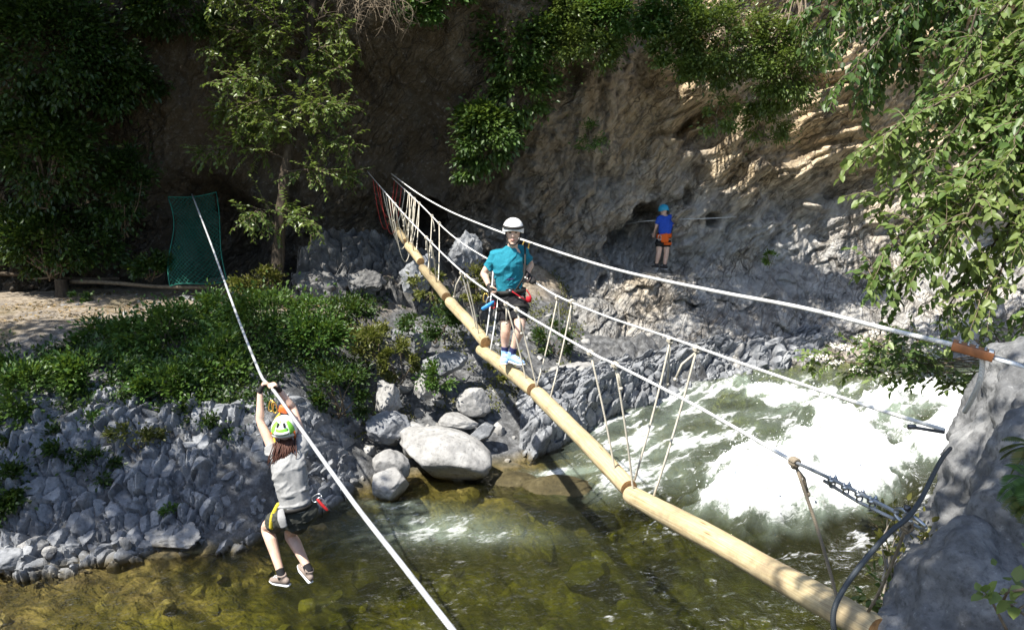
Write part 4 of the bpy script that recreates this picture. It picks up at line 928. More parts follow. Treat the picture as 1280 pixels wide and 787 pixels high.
bush('light shrub filling the cliff top above the walker helmet', 700, 20, 17.5, .7, .5, .5, 4200, .09, 'leaf_tree', 44, hang=.4, base=P(700, -40, 18.4))
bush('ragged leafy shrub at the cliff top left of the trailing strands', 830, 20, 17.2, .7, .5, .5, 4200, .085, 'leaf_bush', 45, hang=.4, base=P(830, -40, 18.2))
bush('fine-leaved shrub spilling over the cliff between the ivy and the light shrub', 730, 62, 17.3, .6, .4, .5, 4200, .075, 'leaf_tree', 60, hang=.6, base=P(730, -30, 18.4))
bush('fine-leaved shrub overhanging the ochre rock above the alcove', 845, 75, 17.0, .6, .4, .5, 4200, .075, 'leaf_tree', 61, hang=.7, base=P(850, -30, 18.2))
bush('leafy shrub hanging from the frame top over the dark smooth overhang', 545, 5, 16.4, .7, .5, .38, 3400, .09, 'leaf_bush', 62, hang=.5, base=P(550, -50, 17.4))
bush('wispy green strands dangling lowest over the ochre cliff', 900, 140, 16.9, .45, .25, .45, 900, .075, 'leaf_tree', 63, hang=.9, spread=.4)
bush('dark leafy mass at the frame edge over the shallows', 8, 610, 10.6, .4, .35, .38, 1900, .065, 'leaf_dark', 64)
bush('shaded bramble spreading down the rock bank beside the dark weedy bush', 75, 565, 11.1, .42, .3, .30, 1500, .06, 'leaf_dark', 65)
bush('shaded creeper low on the dark cliff behind the net', 185, 330, 17.0, .5, .3, .35, 1500, .08, 'leaf_dark', 46)
# dead twiggy shrub hanging from the top
def dead_shrub(label, px, py, t, seed, n=30):
    rng = np.random.RandomState(seed); b = np.array(P(px, py, t)); root = thing('dead_shrub', label, 'shrub', tuple(b))
    g = Geo()
    for i in range(n):
        d = unit(np.array((rng.normal(0, .9), -.4, -.35)) + rng.normal(size=3) * .5); p = [b + rng.normal(size=3) * .12]
        l = rng.uniform(.5, 1.3)
        for k in range(7): d = unit(d + rng.normal(size=3) * .25 + np.array((0, 0, -.12))); p.append(p[-1] + d * l / 7)
        g.tube(p, np.linspace(.012, .003, 8), 4)
        for j in range(5):
            k = rng.randint(2, 7); e = unit(d + rng.normal(size=3) * .8); g.tube([p[k], p[k] + e * .14, p[k] + e * .25 + rng.normal(size=3) * .05], [.004, .003, .0015], 4)
    g.build('twigs', M['twig'], root); return root
dead_shrub('dry twiggy shrub hanging at the frame top right of the slim tree', 490, -15, 15.6, 3)
dead_shrub('bare tangle of twigs right of the slim tree crown', 440, -10, 15.9, 4, 20)
# slim tree at the foot of the cliff
TT = 16.2
trunk = [P(344, 384, TT), P(349, 300, TT), P(356, 220, TT), (P(368, 150, TT)), P(381, 70, TT), P(396, -30, TT), P(410, -150, TT)]
lim = [[(381, 70), (340, 50), (296, 20)], [(378, 90), (320, 70), (262, 58)], [(372, 130), (330, 95), (285, 105)], [(385, 50), (360, 20), (330, 0)], [(375, 110), (405, 90), (428, 85)], [(388, 30), (412, 20), (430, 40)],
       [(360, 200), (310, 182), (252, 190)], [(366, 160), (400, 168), (436, 182)], [(357, 215), (395, 212), (440, 218)], [(352, 270), (325, 262), (310, 275)], [(362, 180), (345, 150), (330, 160)], [(368, 150), (390, 130), (415, 140)], [(352, 260), (375, 270), (390, 285)], [(376, 100), (300, 40), (250, 30)], [(374, 115), (310, 130), (270, 140)], [(383, 60), (345, 30), (300, -5)], [(380, 85), (400, 60), (440, 60)], [(378, 95), (345, 110), (340, 150)], [(386, 40), (370, -5), (340, -20)], [(368, 150), (330, 140), (295, 165)], [(370, 140), (400, 130), (432, 130)], [(390, 0), (340, -30), (270, -10)], [(380, 80), (350, 75), (320, 110)], [(380, 70), (395, 50), (400, 95)]]
rg = np.random.RandomState(8)
tree('slim tree with sunlit pale leaves growing at the cliff foot', 'slim_tree', trunk, .125, [[P(q[0], q[1], TT + d) for q, d in zip(l, (0, rg.uniform(-.9, .4), rg.uniform(-1.5, .6)))] for l in lim], .090, 'leaf_tree', 9, .60, .052, .039, .60, .25, limb_r=.03, tip=.8, two=.9)
# near tree, drooping bright leaves
ET = 8.6
etr = [Vector((8.2, 8.4, 2.9)), Vector((8.1, 8.3, 4.6)), Vector((7.7, 8.2, 6.4)), Vector((7.4, 8.1, 8.5)), Vector((7.2, 8, 10))]
tips = [(1075, 190, 8.0), (1100, 205, 8.3), (1100, 262, 8.0), (1085, 335, 7.9), (1120, 365, 8.0), (1150, 330, 7.6), (1165, 250, 7.8), (1200, 170, 8.0), (1190, 300, 7.4), (1225, 375, 7.5), (1240, 230, 7.4), (1255, 90, 8.2), (1270, 30, 8.6), (1260, 310, 7.2), (1270, 170, 7.3), (1235, 140, 8.4), (1280, 400, 7.6), (1150, 190, 8.5), (1290, 250, 7.2), (1180, 390, 8.0)]
lim = []
for i, (x, y, t) in enumerate(tips):
    s = np.array(etr[2].lerp(etr[4], ((i * 7) % 10) / 12)); e = np.array(P(x, y, t)); m = s * .45 + e * .55 + np.array((0, 0, .35 + .25 * ((i * 3) % 4) / 3)); m2 = s * .12 + e * .88 + np.array((0, 0, .16))
    lim.append([Vector(s), Vector(m), Vector(m2), Vector(e)])
tree('near tree with drooping branches of big bright leaves', 'elm_tree', etr, .22, lim, .094, 'leaf_elm', 12, .55, .078, .031, .60, .50, limb_r=.020, twigmat='twig', tip=.66, two=.8, wild=1.15)
# dark broad-leaved tree on top of the cliff
ut = [P(1330, 60, 15.5), P(1300, -60, 15.2), P(1240, -160, 15)]
utips = [(1042, 118), (1075, 130), (1100, 60), (1020, 50), (1130, 95), (1060, 20), (1165, 60), (1200, 90), (1225, 110), (1180, 20), (1120, 20), (1040, 70), (1085, 100), (1215, 40), (1010, 15), (1150, 120)]
lim = []
for i, (x, y) in enumerate(utips):
    s = Vector(ut[1]).lerp(Vector(ut[2]), (i % 5) / 5); e = P(x, y, 13.5 + (i * 5 % 7) * .25); lim.append([s, s.lerp(e, .5) + Vector((0, 0, .7)), s.lerp(e, .88) + Vector((0, 0, .25)), e])
tree('dark broad-leaved tree reaching over the ochre cliff from the top frame edge', 'broadleaf_tree', ut, .22, lim, .14, 'leaf_ivy', 14, .75, .10, .055, .6, .8, limb_r=.035, tip=.5, two=.6)
# elder in flower above the rapids
def elder():
    rng = np.random.RandomState(4)
    tr = [P(1330, 500, 9.6), P(1290, 470, 9.4), P(1250, 440, 9.2)]
    E = [(1020, 448), (1050, 430), (1085, 428), (1110, 410), (1075, 465), (1130, 450), (1160, 440), (1150, 470), (1185, 475), (1100, 440), (1190, 400), (1220, 400), (1215, 470), (1240, 410)]
    lim = [[tr[1].lerp(tr[2], rng.uniform()), P((x + 1270) / 2, (y + 455) / 2 + 6, 9.3), P(x, y, 9.3 + rng.uniform(-.5, .5))] for x, y in E]
    r = tree('flowering shrub with white blossom leaning out over the rapids', 'flowering_shrub', tr, .05, lim, .085, 'leaf_elm', 5, .30, .06, .026, .55, .1, cat='shrub', limb_r=.010, twigmat='twig', bark='twig', tip=.45)
    M['blossom'] = simple_mat('white_blossom', (.74, .70, .62), .7, 0, 40, .1, .1)
    for x, y in E + [(1040, 455), (1122, 432), (1143, 428), (1090, 415), (1165, 452), (1108, 462), (1065, 440)]:
        c = np.array(P(x + rng.uniform(-8, 8), y + rng.uniform(-6, 6), 9.15)); n = 46; g = Geo()
        pos = c + rng.normal(size=(n, 3)) * np.array((.045, .045, .016)); d = unit(rng.normal(size=(n, 3)) + np.array((0, 0, .5))); g.leaves(pos, d, unit(rng.normal(size=(n, 3)) * .5 + np.array((0, -.3, 1.))), .026, .9, rng, .1)
        g.build('blossom', M['blossom'], r, smooth=False)
elder()
# ferns and sprigs on the near rock
def fern(label, px, py, t, seed, n=7, L=.3, mat='fern', name='fern'):
    rng = np.random.RandomState(seed); b = np.array(P(px, py, t)); root = thing(name, label, 'fern', tuple(b))
    for i in range(n):
        d = unit(np.array((-.5, -.5, .5)) + rng.normal(size=3) * .6); p = [b]; l = L * rng.uniform(.6, 1.1)
        for k in range(10): d = unit(d + np.array((0, 0, -.14))); p.append(p[-1] + d * l / 10)
        p = np.array(p); g = Geo(); g.tube(p, np.linspace(.003, .001, 11), 4); pos, dd, nn, LL = [], [], [], []
        for k in range(2, 20):
            z = k / 20 * 10; j = min(int(z), 9); q = p[j] + (p[j + 1] - p[j]) * (z - j); T = unit(p[j + 1] - p[j]); S = unit(np.cross(T, (0, 0, 1.)))
            for s in (-1, 1): pos.append(q); dd.append(unit(S * s + T * .35)); nn.append(np.cross(S, T)); LL.append(l * .26 * math.sin(math.pi * min(1, (1.02 - k / 20) * .95 + .05)) + .006)
        g.leaves(np.array(pos), np.array(dd), np.array(nn), np.array(LL), .22, rng, .1); g.build('frond', M[mat], root, smooth=False)
    return root
fern('yellowing fern growing at the rock edge', 1295, 560, 4.0, 1, 9, .24)
fern('green fern below the yellowing fern on the rock', 1285, 600, 3.75, 2, 8, .18, 'leaf_bush')
fern('fern with reddish dead fronds lowest on the rock', 1292, 625, 3.7, 3, 6, .17)
bush('small sprig of round green leaves on the dark rock near the frame corner', 1265, 742, 3.1, .13, .08, .035, 26, .055, 'leaf_elm', 51, 'sprig', 'plant', clumps=8, wd=.75, spread=.5)
bush('low straggly plant with yellow buds beneath the log end', 1125, 700, 4.9, .22, .2, .30, 260, .05, 'leaf_yellow', 52, 'sprig', 'plant', clumps=16, spread=.3, stem_mat='pale_twig')
bush('little green sprig beside the cut end of the near log', 1105, 745, 4.5, .12, .1, .12, 90, .05, 'leaf_elm', 53, 'sprig', 'plant', clumps=8, spread=.35)
# ground cover
def leaf_litter():
    rng = np.random.RandomState(5); n = 5000; x = rng.uniform(-9.5, -2.6, n); d = rng.uniform(4.2, 7.5, n); keep = fbm(x * .9, d * 1.4, 7.2, 3) > .05; x, d = x[keep], d[keep]; y = yw(x) + d / .8; n = len(x)
    g = Geo(); g.leaves(np.stack([x, y, H(x, y) + .015], 1), unit(rng.normal(size=(n, 3)) * np.array((1, 1, .25))), unit(rng.normal(size=(n, 3)) * .3 + np.array((0, 0, 1.))), .07 * rng.uniform(.5, 1.3, n), .5, rng, .15)
    tag(g.build('leaf_litter', leaf_mat('dry_leaf', (.10, .065, .03), (.19, .13, .06), (.30, .23, .12), .1, .8), None, smooth=False), 'dry leaf litter scattered over the dirt path', 'leaf litter', kind='stuff')
leaf_litter()
def ground_cover():
    rng = np.random.RandomState(77); n = 52000
    x = rng.uniform(-11.5, -2.4, n); d = rng.uniform(1.2, 4.25, n); keep = fbm(x * .8, d * .8, 2.2, 3) > -.18; x, d = x[keep], d[keep]
    ok = ~((x < -5.2) & (d > 3.45 + .5 * fbm(x, d, 3., 2))); x, d = x[ok], d[ok]
    y = yw(x) + d / .8; z = H(x, y) + np.abs(rng.normal(size=len(x))) * .10
    n = len(x); g = Geo(); g.leaves(np.stack([x, y, z], 1), unit(rng.normal(size=(n, 3)) + np.array((0, -.2, .5))), unit(rng.normal(size=(n, 3)) * .5 + np.array((0, -.3, 1.))), .065 * rng.uniform(.5, 1.3, n), .55, rng, .15)
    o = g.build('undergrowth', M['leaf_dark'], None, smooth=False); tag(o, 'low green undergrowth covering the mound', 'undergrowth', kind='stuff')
    n = 9000; x = rng.uniform(-2.6, 1.6, n); d = rng.uniform(.9, 4.2, n); keep = fbm(x * 1.3, d * 1.3, 6.2, 3) > .12; x, d = x[keep], d[keep]; y = yw(x) + d / .8; z = H(x, y) + np.abs(rng.normal(size=len(x))) * .06; n = len(x)
    g = Geo(); g.leaves(np.stack([x, y, z], 1), unit(rng.normal(size=(n, 3)) + np.array((0, -.2, .7))), unit(rng.normal(size=(n, 3)) * .5 + np.array((0, -.3, 1.))), .06 * rng.uniform(.5, 1.3, n), .45, rng, .15)
    tag(g.build('ground_plants', M['leaf_yellow'], None, smooth=False), 'thin low plants between the rocks below the logs', 'plants', kind='stuff')
ground_cover()
def stump():
    b = P(78, 372, 17.0); root = thing('stump', 'cut wooden stump standing at the edge of the dirt path', 'stump', b); g = Geo()
    g.tube([b, b + Vector((.01, 0, .12)), b + Vector((0, .01, .36))], [.15, .125, .12], 14, cap=False); g.build('trunk', M['bark'], root)
    g = Geo(); g.tube([b + Vector((0, .01, .35)), b + Vector((0, .01, .365))], .119, 14); g.build('cut_face', M['twig'], root, smooth=False)
stump()
for (a, b, lab) in ((P(88, 352, 17.1), P(262, 360, 16.9), 'thin peeled pole lying from the stump towards the net'), (P(-20, 342, 17.3), P(150, 349, 17.2), 'dark pole lying behind the stump on the path')):
    g = Geo(); q = [a.lerp(b, k) + Vector((0, 0, .02 * math.sin(k * 7))) for k in np.linspace(0, 1, 9)]; g.tube(q, np.linspace(.045, .032, 9), 8); tag(g.build('pole', M['bark' if 'dark' in lab else 'twig'], loc=a), lab, 'pole')
# trees standing just outside the frame, crowns shading bank and near rock; last two added to darken the cliff
def shade_tree(label, name, base, top, c, r, n, L, seed, mat):
    rng = np.random.RandomState(seed); root = thing(name, label, 'tree', base)
    g = Geo(); p = smooth_path([Vector(base), Vector(base).lerp(Vector(top), .5) + Vector((.2, .1, 0)), Vector(top)], 5); g.tube(p, np.linspace(.24, .1, len(p)), 10); g.build('trunk', M['bark'], root)
    K = max(12, int(n / 160)); u = unit(rng.normal(size=(K, 3))); cc = np.array(c) + u * np.array(r) * rng.uniform(.1, 1, (K, 1)) ** .5; k = rng.randint(0, K, n)
    pos = cc[k] + rng.normal(size=(n, 3)) * .34 * np.array((1.1, 1.1, .7)); g = Geo()
    for q in cc[:40]: g.tube([np.array(top), np.array(top) * .5 + q * .5 + rng.normal(size=3) * .2, q], [.05, .03, .008], 5)
    g.build('branch', M['bark'], root)
    g = Geo(); g.leaves(pos, unit(rng.normal(size=(n, 3))), unit(rng.normal(size=(n, 3)) * .5 + np.array((0, 0, 1.))), L * rng.uniform(.6, 1.2, n), .55, rng, .15); g.build('crown', M[mat], root, smooth=False)
shade_tree('tall tree on the far bank beyond the frame edge, shading the mound', 'bank_tree', (-12.5, 11.0, 2), (-11.0, 9.8, 8), (-10.2, 9.4, 9.6), (3.6, 2.0, 1.7), 5600, .17, 1, 'leaf_bush')
shade_tree('tall tree by the cliff beyond the frame edge, shading the dirt path', 'bank_tree', (-14, 15.6, 2.4), (-12.5, 15.3, 8), (-10.0, 14.5, 10), (3.4, 1.5, 1.5), 12000, .17, 2, 'leaf_dark')
shade_tree('tree on the near bank with branches above the anchor rock', 'bank_tree', (3.6, -2.2, 3), (2.2, 1.5, 7.2), (.05, 1.6, 7.6), (1.4, .66, .35), 5200, .12, 3, 'leaf_elm')
shade_tree('tall tree leaning out from the far bank beyond the frame edge, shading the rubble', 'bank_tree', (-12.5, 9.0, 1.0), (-10.6, 7.2, 7.5), (-9.2, 6.5, 9.5), (2.7, 1.0, 1.2), 4200, .17, 4, 'leaf_bush')
shade_tree('broad unseen tree added beyond the frame top to darken the cliff', 'bank_tree', (-9.5, 21, 9), (-9.2, 19.6, 11), (-5.9, 16.3, 11.4), (4.8, 1.2, 1.0), 11000, .17, 5, 'leaf_dark')  # added crown, blocks sky and sun from the left cliff
shade_tree('unseen tree added over the cliff edge to shade the rock slab', 'slab_shade_tree', (1.5, 21.5, 9.5), (1.2, 17.0, 11), (.9, 14.9, 10.1), (2.8, 1.3, .6), 6500, .14, 6, 'leaf_bush')  # added crown, keeps the sun off the foot slab
# ------------------------------------------------------------------ people
class Blob:
    """closed lofts that a voxel remesh fuses into one continuous skin"""
    def __init__(s): s.bm = []
    def limb(s, pts, side=None, sub=4, n=14, cap=True):
        """pts: (centre, half width[, half depth]); side: the width direction"""
        c = [Vector(p[0]) for p in pts]; cs = smooth_path(c, sub); k = len(cs)
        q = np.linspace(0, len(pts) - 1, k)
        rx = np.interp(q, range(len(pts)), [p[1] for p in pts]); ry = np.interp(q, range(len(pts)), [p[2] if len(p) > 2 else p[1] for p in pts])
        pts_ = np.array([tuple(p) for p in cs]); T = unit(np.gradient(pts_, axis=0))
        if cap:
            def capr(p, t, a, b):
                r = min(a, b); return [(p + t * r * math.sin(g), a * math.cos(g), b * math.cos(g)) for g in (.45, .9, 1.3)]
            h = capr(pts_[0], -T[0], rx[0], ry[0])[::-1]; e = capr(pts_[-1], T[-1], rx[-1], ry[-1])
            pts_ = np.concatenate([[x[0] for x in h], pts_, [x[0] for x in e]]); rx = np.concatenate([[x[1] for x in h], rx, [x[1] for x in e]]); ry = np.concatenate([[x[2] for x in h], ry, [x[2] for x in e]])
            T = np.concatenate([[T[0]] * 3, T, [T[-1]] * 3])
        S = np.array(side if side is not None else ((1, 0, 0) if abs(T[0][0]) < .8 else (0, 1, 0)), float); rings = []; th = np.arange(n) * 2 * np.pi / n
        for i in range(len(pts_)):
            S = S - T[i] * S.dot(T[i]); S /= np.linalg.norm(S); N = np.cross(T[i], S)
            rings.append(pts_[i] + rx[i] * np.cos(th)[:, None] * S + ry[i] * np.sin(th)[:, None] * N)
        m = len(rings); v = np.concatenate(rings).tolist(); f = []
        for i in range(m - 1):
            for j in range(n): f.append((i * n + j, i * n + (j + 1) % n, (i + 1) * n + (j + 1) % n, (i + 1) * n + j))
        f.append(tuple(range(n))[::-1]); f.append(tuple((m - 1) * n + j for j in range(n)))
        s.bm.append((v, f)); return s
    def ball(s, c, r, sq=(1, 1, 1), Mx=None):
        v, f = ICO[3]; v = v * r * np.array(sq)
        if Mx is not None: v = v @ np.array(Mx).T
        s.bm.append(((v + np.array(tuple(c))).tolist(), f.tolist())); return s
    def build(s, name, mats, parent, voxel=.008, smooth=3, wrinkle=0., wsc=14, paint=()):
        V, F = [], []
        for v, f in s.bm:
            k = len(V); V += v; F += [tuple(q + k for q in p) for p in f]
        o0 = Vector(parent_world(parent)); V = [(x - o0.x, y - o0.y, z - o0.z) for x, y, z in V]
        me = bpy.data.meshes.new(name); me.from_pydata(V, [], F); o = bpy.data.objects.new(name, me); col.objects.link(o)
        md = o.modifiers.new('r', 'REMESH'); md.mode = 'VOXEL'; md.voxel_size = voxel
        if smooth: sm = o.modifiers.new('s', 'SMOOTH'); sm.iterations = smooth; sm.factor = .5
        m2 = bpy.data.meshes.new_from_object(o.evaluated_get(bpy.context.evaluated_depsgraph_get())); o.modifiers.clear(); o.data = m2; bpy.data.meshes.remove(me); m2.name = name
        n = len(m2.vertices); v = np.zeros(n * 3, np.float32); m2.vertices.foreach_get('co', v); v = v.reshape(-1, 3)
        if wrinkle:
            no = np.zeros(n * 3, np.float32); m2.vertices.foreach_get('normal', no); no = no.reshape(-1, 3)
            d = fbm(v[:, 0] * wsc, v[:, 1] * wsc, v[:, 2] * wsc * .7, 2) * wrinkle * .8 + np.clip(ridged(v[:, 0] * wsc * .5 + v[:, 2] * wsc * .35, v[:, 1] * wsc * .5, v[:, 2] * wsc * 1.3 - v[:, 0] * wsc * .6, 2) - 1.0, -.3, 1) * wrinkle * 1.3
            v = v + no * d[:, None]; m2.vertices.foreach_set('co', v.astype(np.float32).ravel()); m2.update()
        m2.polygons.foreach_set('use_smooth', np.ones(len(m2.polygons), bool)); m2.materials.clear()
        for q in mats: m2.materials.append(q)
        if paint:
            ce = np.zeros(len(m2.polygons) * 3, np.float32); m2.polygons.foreach_get('center', ce); ce = ce.reshape(-1, 3) + np.array(o0); idx = np.zeros(len(ce), np.int32)
            for c, ax, rr, mi in paint:      # ellipsoids given by three axes
                d = ce - np.array(c); loc = np.stack([d @ np.array(a) / r for a, r in zip(ax, rr)], 1); idx[(loc ** 2).sum(1) < 1] = mi
            m2.polygons.foreach_set('material_index', idx)
        o.parent = parent; return o
def skin_mat():
    t = NT('skin'); g = t.coord(); nz = t.noise(14, 5, .6, g)
    k = t.ramp(nz, [(.3, (.60, .38, .28)), (.7, (.72, .51, .40))])
    return t.done(t.pbr(k, .5, 0, t.bump(t.noise(60, 5, .6, g), .2, .004), .4, **{'Subsurface Weight': .12, 'Subsurface Radius': (.02, .008, .004), 'Subsurface Scale': .5}))
M['skin'] = skin_mat()
def cloth(name, c, rough=.85, sc=50): return simple_mat(name, c, rough, 0, sc, .14, .35, .004, .2)
M['eye'] = simple_mat('eye_dark', (.03, .02, .015), .3); M['lip'] = simple_mat('lip', (.42, .17, .14), .5); M['brow'] = simple_mat('brow_hair', (.10, .06, .035), .8)
M['teal'] = cloth('teal_cotton', (.02, .20, .27)); M['black_cloth'] = cloth('black_cloth', (.018, .018, .02)); M['navy'] = cloth('navy_sock', (.03, .035, .10)); M['grey_cloth'] = cloth('grey_cotton', (.33, .33, .325))
M['charcoal'] = cloth('charcoal_cloth', (.055, .058, .05)); M['blue_cloth'] = cloth('blue_cotton', (.03, .09, .50)); M['orange'] = cloth('orange_webbing', (.75, .13, .02), .6); M['red_web'] = cloth('red_webbing', (.45, .02, .03), .6)
M['yellow_web'] = cloth('yellow_bag', (.62, .50, .05), .6); M['web'] = cloth('black_webbing', (.025, .024, .022), .6); M['glove'] = cloth('glove_leather', (.03, .028, .028), .7)
M['white_shell'] = simple_mat('white_helmet_shell', (.78, .78, .76), .3, 0, 8, .04, .02); M['green_shell'] = simple_mat('lime_green_shell', (.22, .58, .06), .35, 0, 8, .1, .02); M['blue_shell'] = simple_mat('blue_helmet_shell', (.03, .36, .60), .35, 0, 8, .08, .02)
M['shoe_blue'] = cloth('light_blue_shoe', (.30, .48, .80), .7); M['shoe_white'] = simple_mat('white_rubber', (.72, .74, .76), .6, 0, 30, .1, .1); M['shoe_brown'] = cloth('taupe_shoe', (.26, .21, .18), .8); M['shoe_dark'] = cloth('dark_shoe', (.05, .045, .045), .7)
M['hair'] = simple_mat('auburn_hair', (.085, .032, .02), .6, 0, 60, .4, .5); M['blue_gear'] = simple_mat('blue_gear', (.05, .30, .70), .45); M['orange_gear'] = simple_mat('orange_plastic', (.80, .16, .03), .4, 0, 30, .05); M['gold'] = simple_mat('gold_alloy', (.75, .50, .12), .3, .8, 30, .1); M['red_gear'] = simple_mat('red_alloy', (.55, .03, .03), .35, .4)
def V3(a): return Vector(a)
def frame(fwd, up):
    f = Vector(fwd).normalized(); r = f.cross(Vector(up)).normalized(); u = r.cross(f).normalized(); return f, r, u      # forward, the person's right, up
def add_head(b, c, fwd, up, k=1.0):
    f, r, u = frame(fwd, up); h = .225 * k; c = Vector(c)
    prof = [(-.5, .032, .032, .048), (-.43, .046, .052, .036), (-.28, .060, .078, .016), (-.05, .071, .094, .002), (.18, .076, .099, -.004), (.34, .068, .088, -.008), (.46, .044, .056, -.008)]
    b.limb([(c + u * (z * h) + f * (o * k), a * k, d * k) for z, a, d, o in prof], side=r, sub=3, n=20)
    b.limb([(c + f * .088 * k + u * .012 * k, .010 * k, .010 * k), (c + f * .104 * k - u * .018 * k, .014 * k, .014 * k), (c + f * .092 * k - u * .032 * k, .015 * k, .009 * k)], side=r)
    b.limb([(c + f * .088 * k + u * .030 * k - r * .048 * k, .010 * k, .007 * k), (c + f * .097 * k + u * .034 * k, .009 * k, .007 * k), (c + f * .088 * k + u * .030 * k + r * .048 * k, .010 * k, .007 * k)])
    b.limb([(c + f * .078 * k - u * .066 * k - r * .018 * k, .008 * k), (c + f * .086 * k - u * .066 * k, .010 * k), (c + f * .078 * k - u * .066 * k + r * .018 * k, .008 * k)])
    for s in (-1, 1): b.limb([(c + r * s * .075 * k + u * .018 * k, .007 * k, .018 * k), (c + r * s * .077 * k - u * .030 * k, .006 * k, .012 * k)], side=r)
    ax = (r, u, f)
    P_ = [(c + f * .09 * k + u * .016 * k + r * s * .032 * k, ax, (.016 * k, .0085 * k, .04 * k), 1) for s in (-1, 1)]
    P_ += [(c + f * .09 * k + u * .040 * k + r * s * .033 * k, ax, (.024 * k, .006 * k, .04 * k), 3) for s in (-1, 1)]
    P_ += [(c + f * .09 * k - u * .065 * k, ax, (.025 * k, .0075 * k, .04 * k), 2)]
    return P_
def add_hand(b, w, d, pn, thumb, curl=.8, k=1.0, spread=.06):
    """palm from the wrist along d, fingers curl towards pn, thumb on the side 'thumb'"""
    d = Vector(d).normalized(); pn = (Vector(pn) - d * Vector(pn).dot(d)).normalized(); s = d.cross(pn); s = s if s.dot(Vector(thumb)) > 0 else -s; w = Vector(w)
    b.limb([(w, .026 * k, .021 * k), (w + d * .035 * k, .036 * k, .017 * k), (w + d * .085 * k, .040 * k, .014 * k)], side=s)
    tips = []
    for i, L in enumerate((.070, .080, .074, .058)):
        p = w + d * .080 * k + s * (.029 - .0195 * i) * k; a = .25 * curl; pts = [(w + d * .05 * k + s * (.026 - .018 * i) * k, .0092 * k), (p, .0092 * k)]; dd = d + s * spread * (1.5 - i)
        for j, q in enumerate((.45, .32, .23)):
            a += (.75, .85, .6)[j] * curl; p = p + (dd * math.cos(a) + pn * math.sin(a)).normalized() * L * q * k; pts.append((p, (.0088, .008, .007)[j] * k))
        b.limb(pts, sub=3, n=8); tips.append(p)
    p0 = w + d * .020 * k + s * .028 * k; p1 = p0 + (s * .75 + d * .6 + pn * .25).normalized() * .042 * k; p2 = p1 + (d * .7 + s * .15 + pn * .6 * curl).normalized() * .032 * k; p3 = p2 + (d * .6 - s * .2 + pn * .8 * curl).normalized() * .026 * k
    b.limb([(p0, .013 * k), (p1, .0115 * k), (p2, .0098 * k), (p3, .008 * k)], sub=3, n=8); return tips
def helmet(name, c, fwd, up, k, mat, parent, a=(.118, .145, .125), tilt=0., back=.0):
    f, r, u = frame(fwd, up); c = Vector(c); n, m = 14, 32; v = []; f4 = []
    for i in range(n + 1):
        ph = (math.pi / 2 + .16) * i / n
        for j in range(m):
            th = 2 * math.pi * j / m; rr = math.sin(min(ph, math.pi / 2)) ; low = max(0, ph - math.pi / 2)
            brim = 1 + (.10 * max(0, math.cos(th)) if i == n else 0)
            zz = math.cos(ph) * a[2] * k + (.018 * math.cos(2 * th) - .006) * k * (i / n) ** 4
            v.append(tuple(c + r * (math.sin(th) * rr * a[0] * k * brim) + f * ((math.cos(th) * rr * a[1] * brim) * k) + u * zz))
    for i in range(n):
        for j in range(m): f4.append((i * m + j, (i + 1) * m + j, (i + 1) * m + (j + 1) % m, i * m + (j + 1) % m))
    g = Geo(); g.add(v, f4); o = g.build(name, M[mat], parent); sd = o.modifiers.new('t', 'SOLIDIFY'); sd.thickness = .012; sd.offset = 0; return o, (f, r, u)
def dome(c, fr, a, k, ph, th, lift=1.0):
    f, r, u = fr; return Vector(c) + r * (math.sin(th) * math.sin(ph) * a[0] * k * lift) + f * (math.cos(th) * math.sin(ph) * a[1] * k * lift) + u * (math.cos(ph) * a[2] * k * lift)
def shoe(ank, toe_dir, up, k, parent, mat, sole, name='shoe'):
    d = Vector(toe_dir).normalized(); u = (Vector(up) - d * Vector(up).dot(d)).normalized(); s = d.cross(u); a = Vector(ank) - u * .035 * k
    b = Blob(); b.limb([(a - d * .060 * k - u * .012 * k, .030 * k, .036 * k), (a - u * .010 * k, .038 * k, .046 * k), (a + d * .06 * k - u * .018 * k, .043 * k, .038 * k), (a + d * .125 * k - u * .030 * k, .046 * k, .027 * k), (a + d * .165 * k - u * .034 * k, .034 * k, .020 * k)], side=s)
    b.limb([(a + u * .055 * k - d * .008 * k, .044 * k, .050 * k), (a, .040 * k, .048 * k)], side=s, cap=False)
    o = b.build(name, [M[mat]], parent, .007, 2)
    b = Blob(); b.limb([(a - d * .075 * k - u * .056 * k, .033 * k, .012 * k), (a - u * .057 * k, .039 * k, .012 * k), (a + d * .11 * k - u * .058 * k, .049 * k, .013 * k), (a + d * .185 * k - u * .050 * k, .032 * k, .011 * k)], side=s, n=16); b.build('sole', [M[sole]], o, .007, 1)
    g = Geo()
    for q in (.03, .055, .08, .105): c = a + d * q * k + u * (.030 - q * .18) * k; g.tube([c - s * .026 * k - u * .006 * k, c + u * .006 * k, c + s * .026 * k - u * .006 * k], .0035 * k, 5)
    g.build('laces', M['shoe_white'], o)
    return o
def band(name, pts, side, mat, parent, r, flat=.35, closed_n=0):
    g = Geo(); g.tube(pts, r, 8); return g.build(name, M[mat], parent)
def ellipse_ring(c, x, y, rx, ry, n=28): return [Vector(c) + x * (rx * math.cos(a)) + y * (ry * math.sin(a)) for a in np.linspace(0, 2 * math.pi, n)]
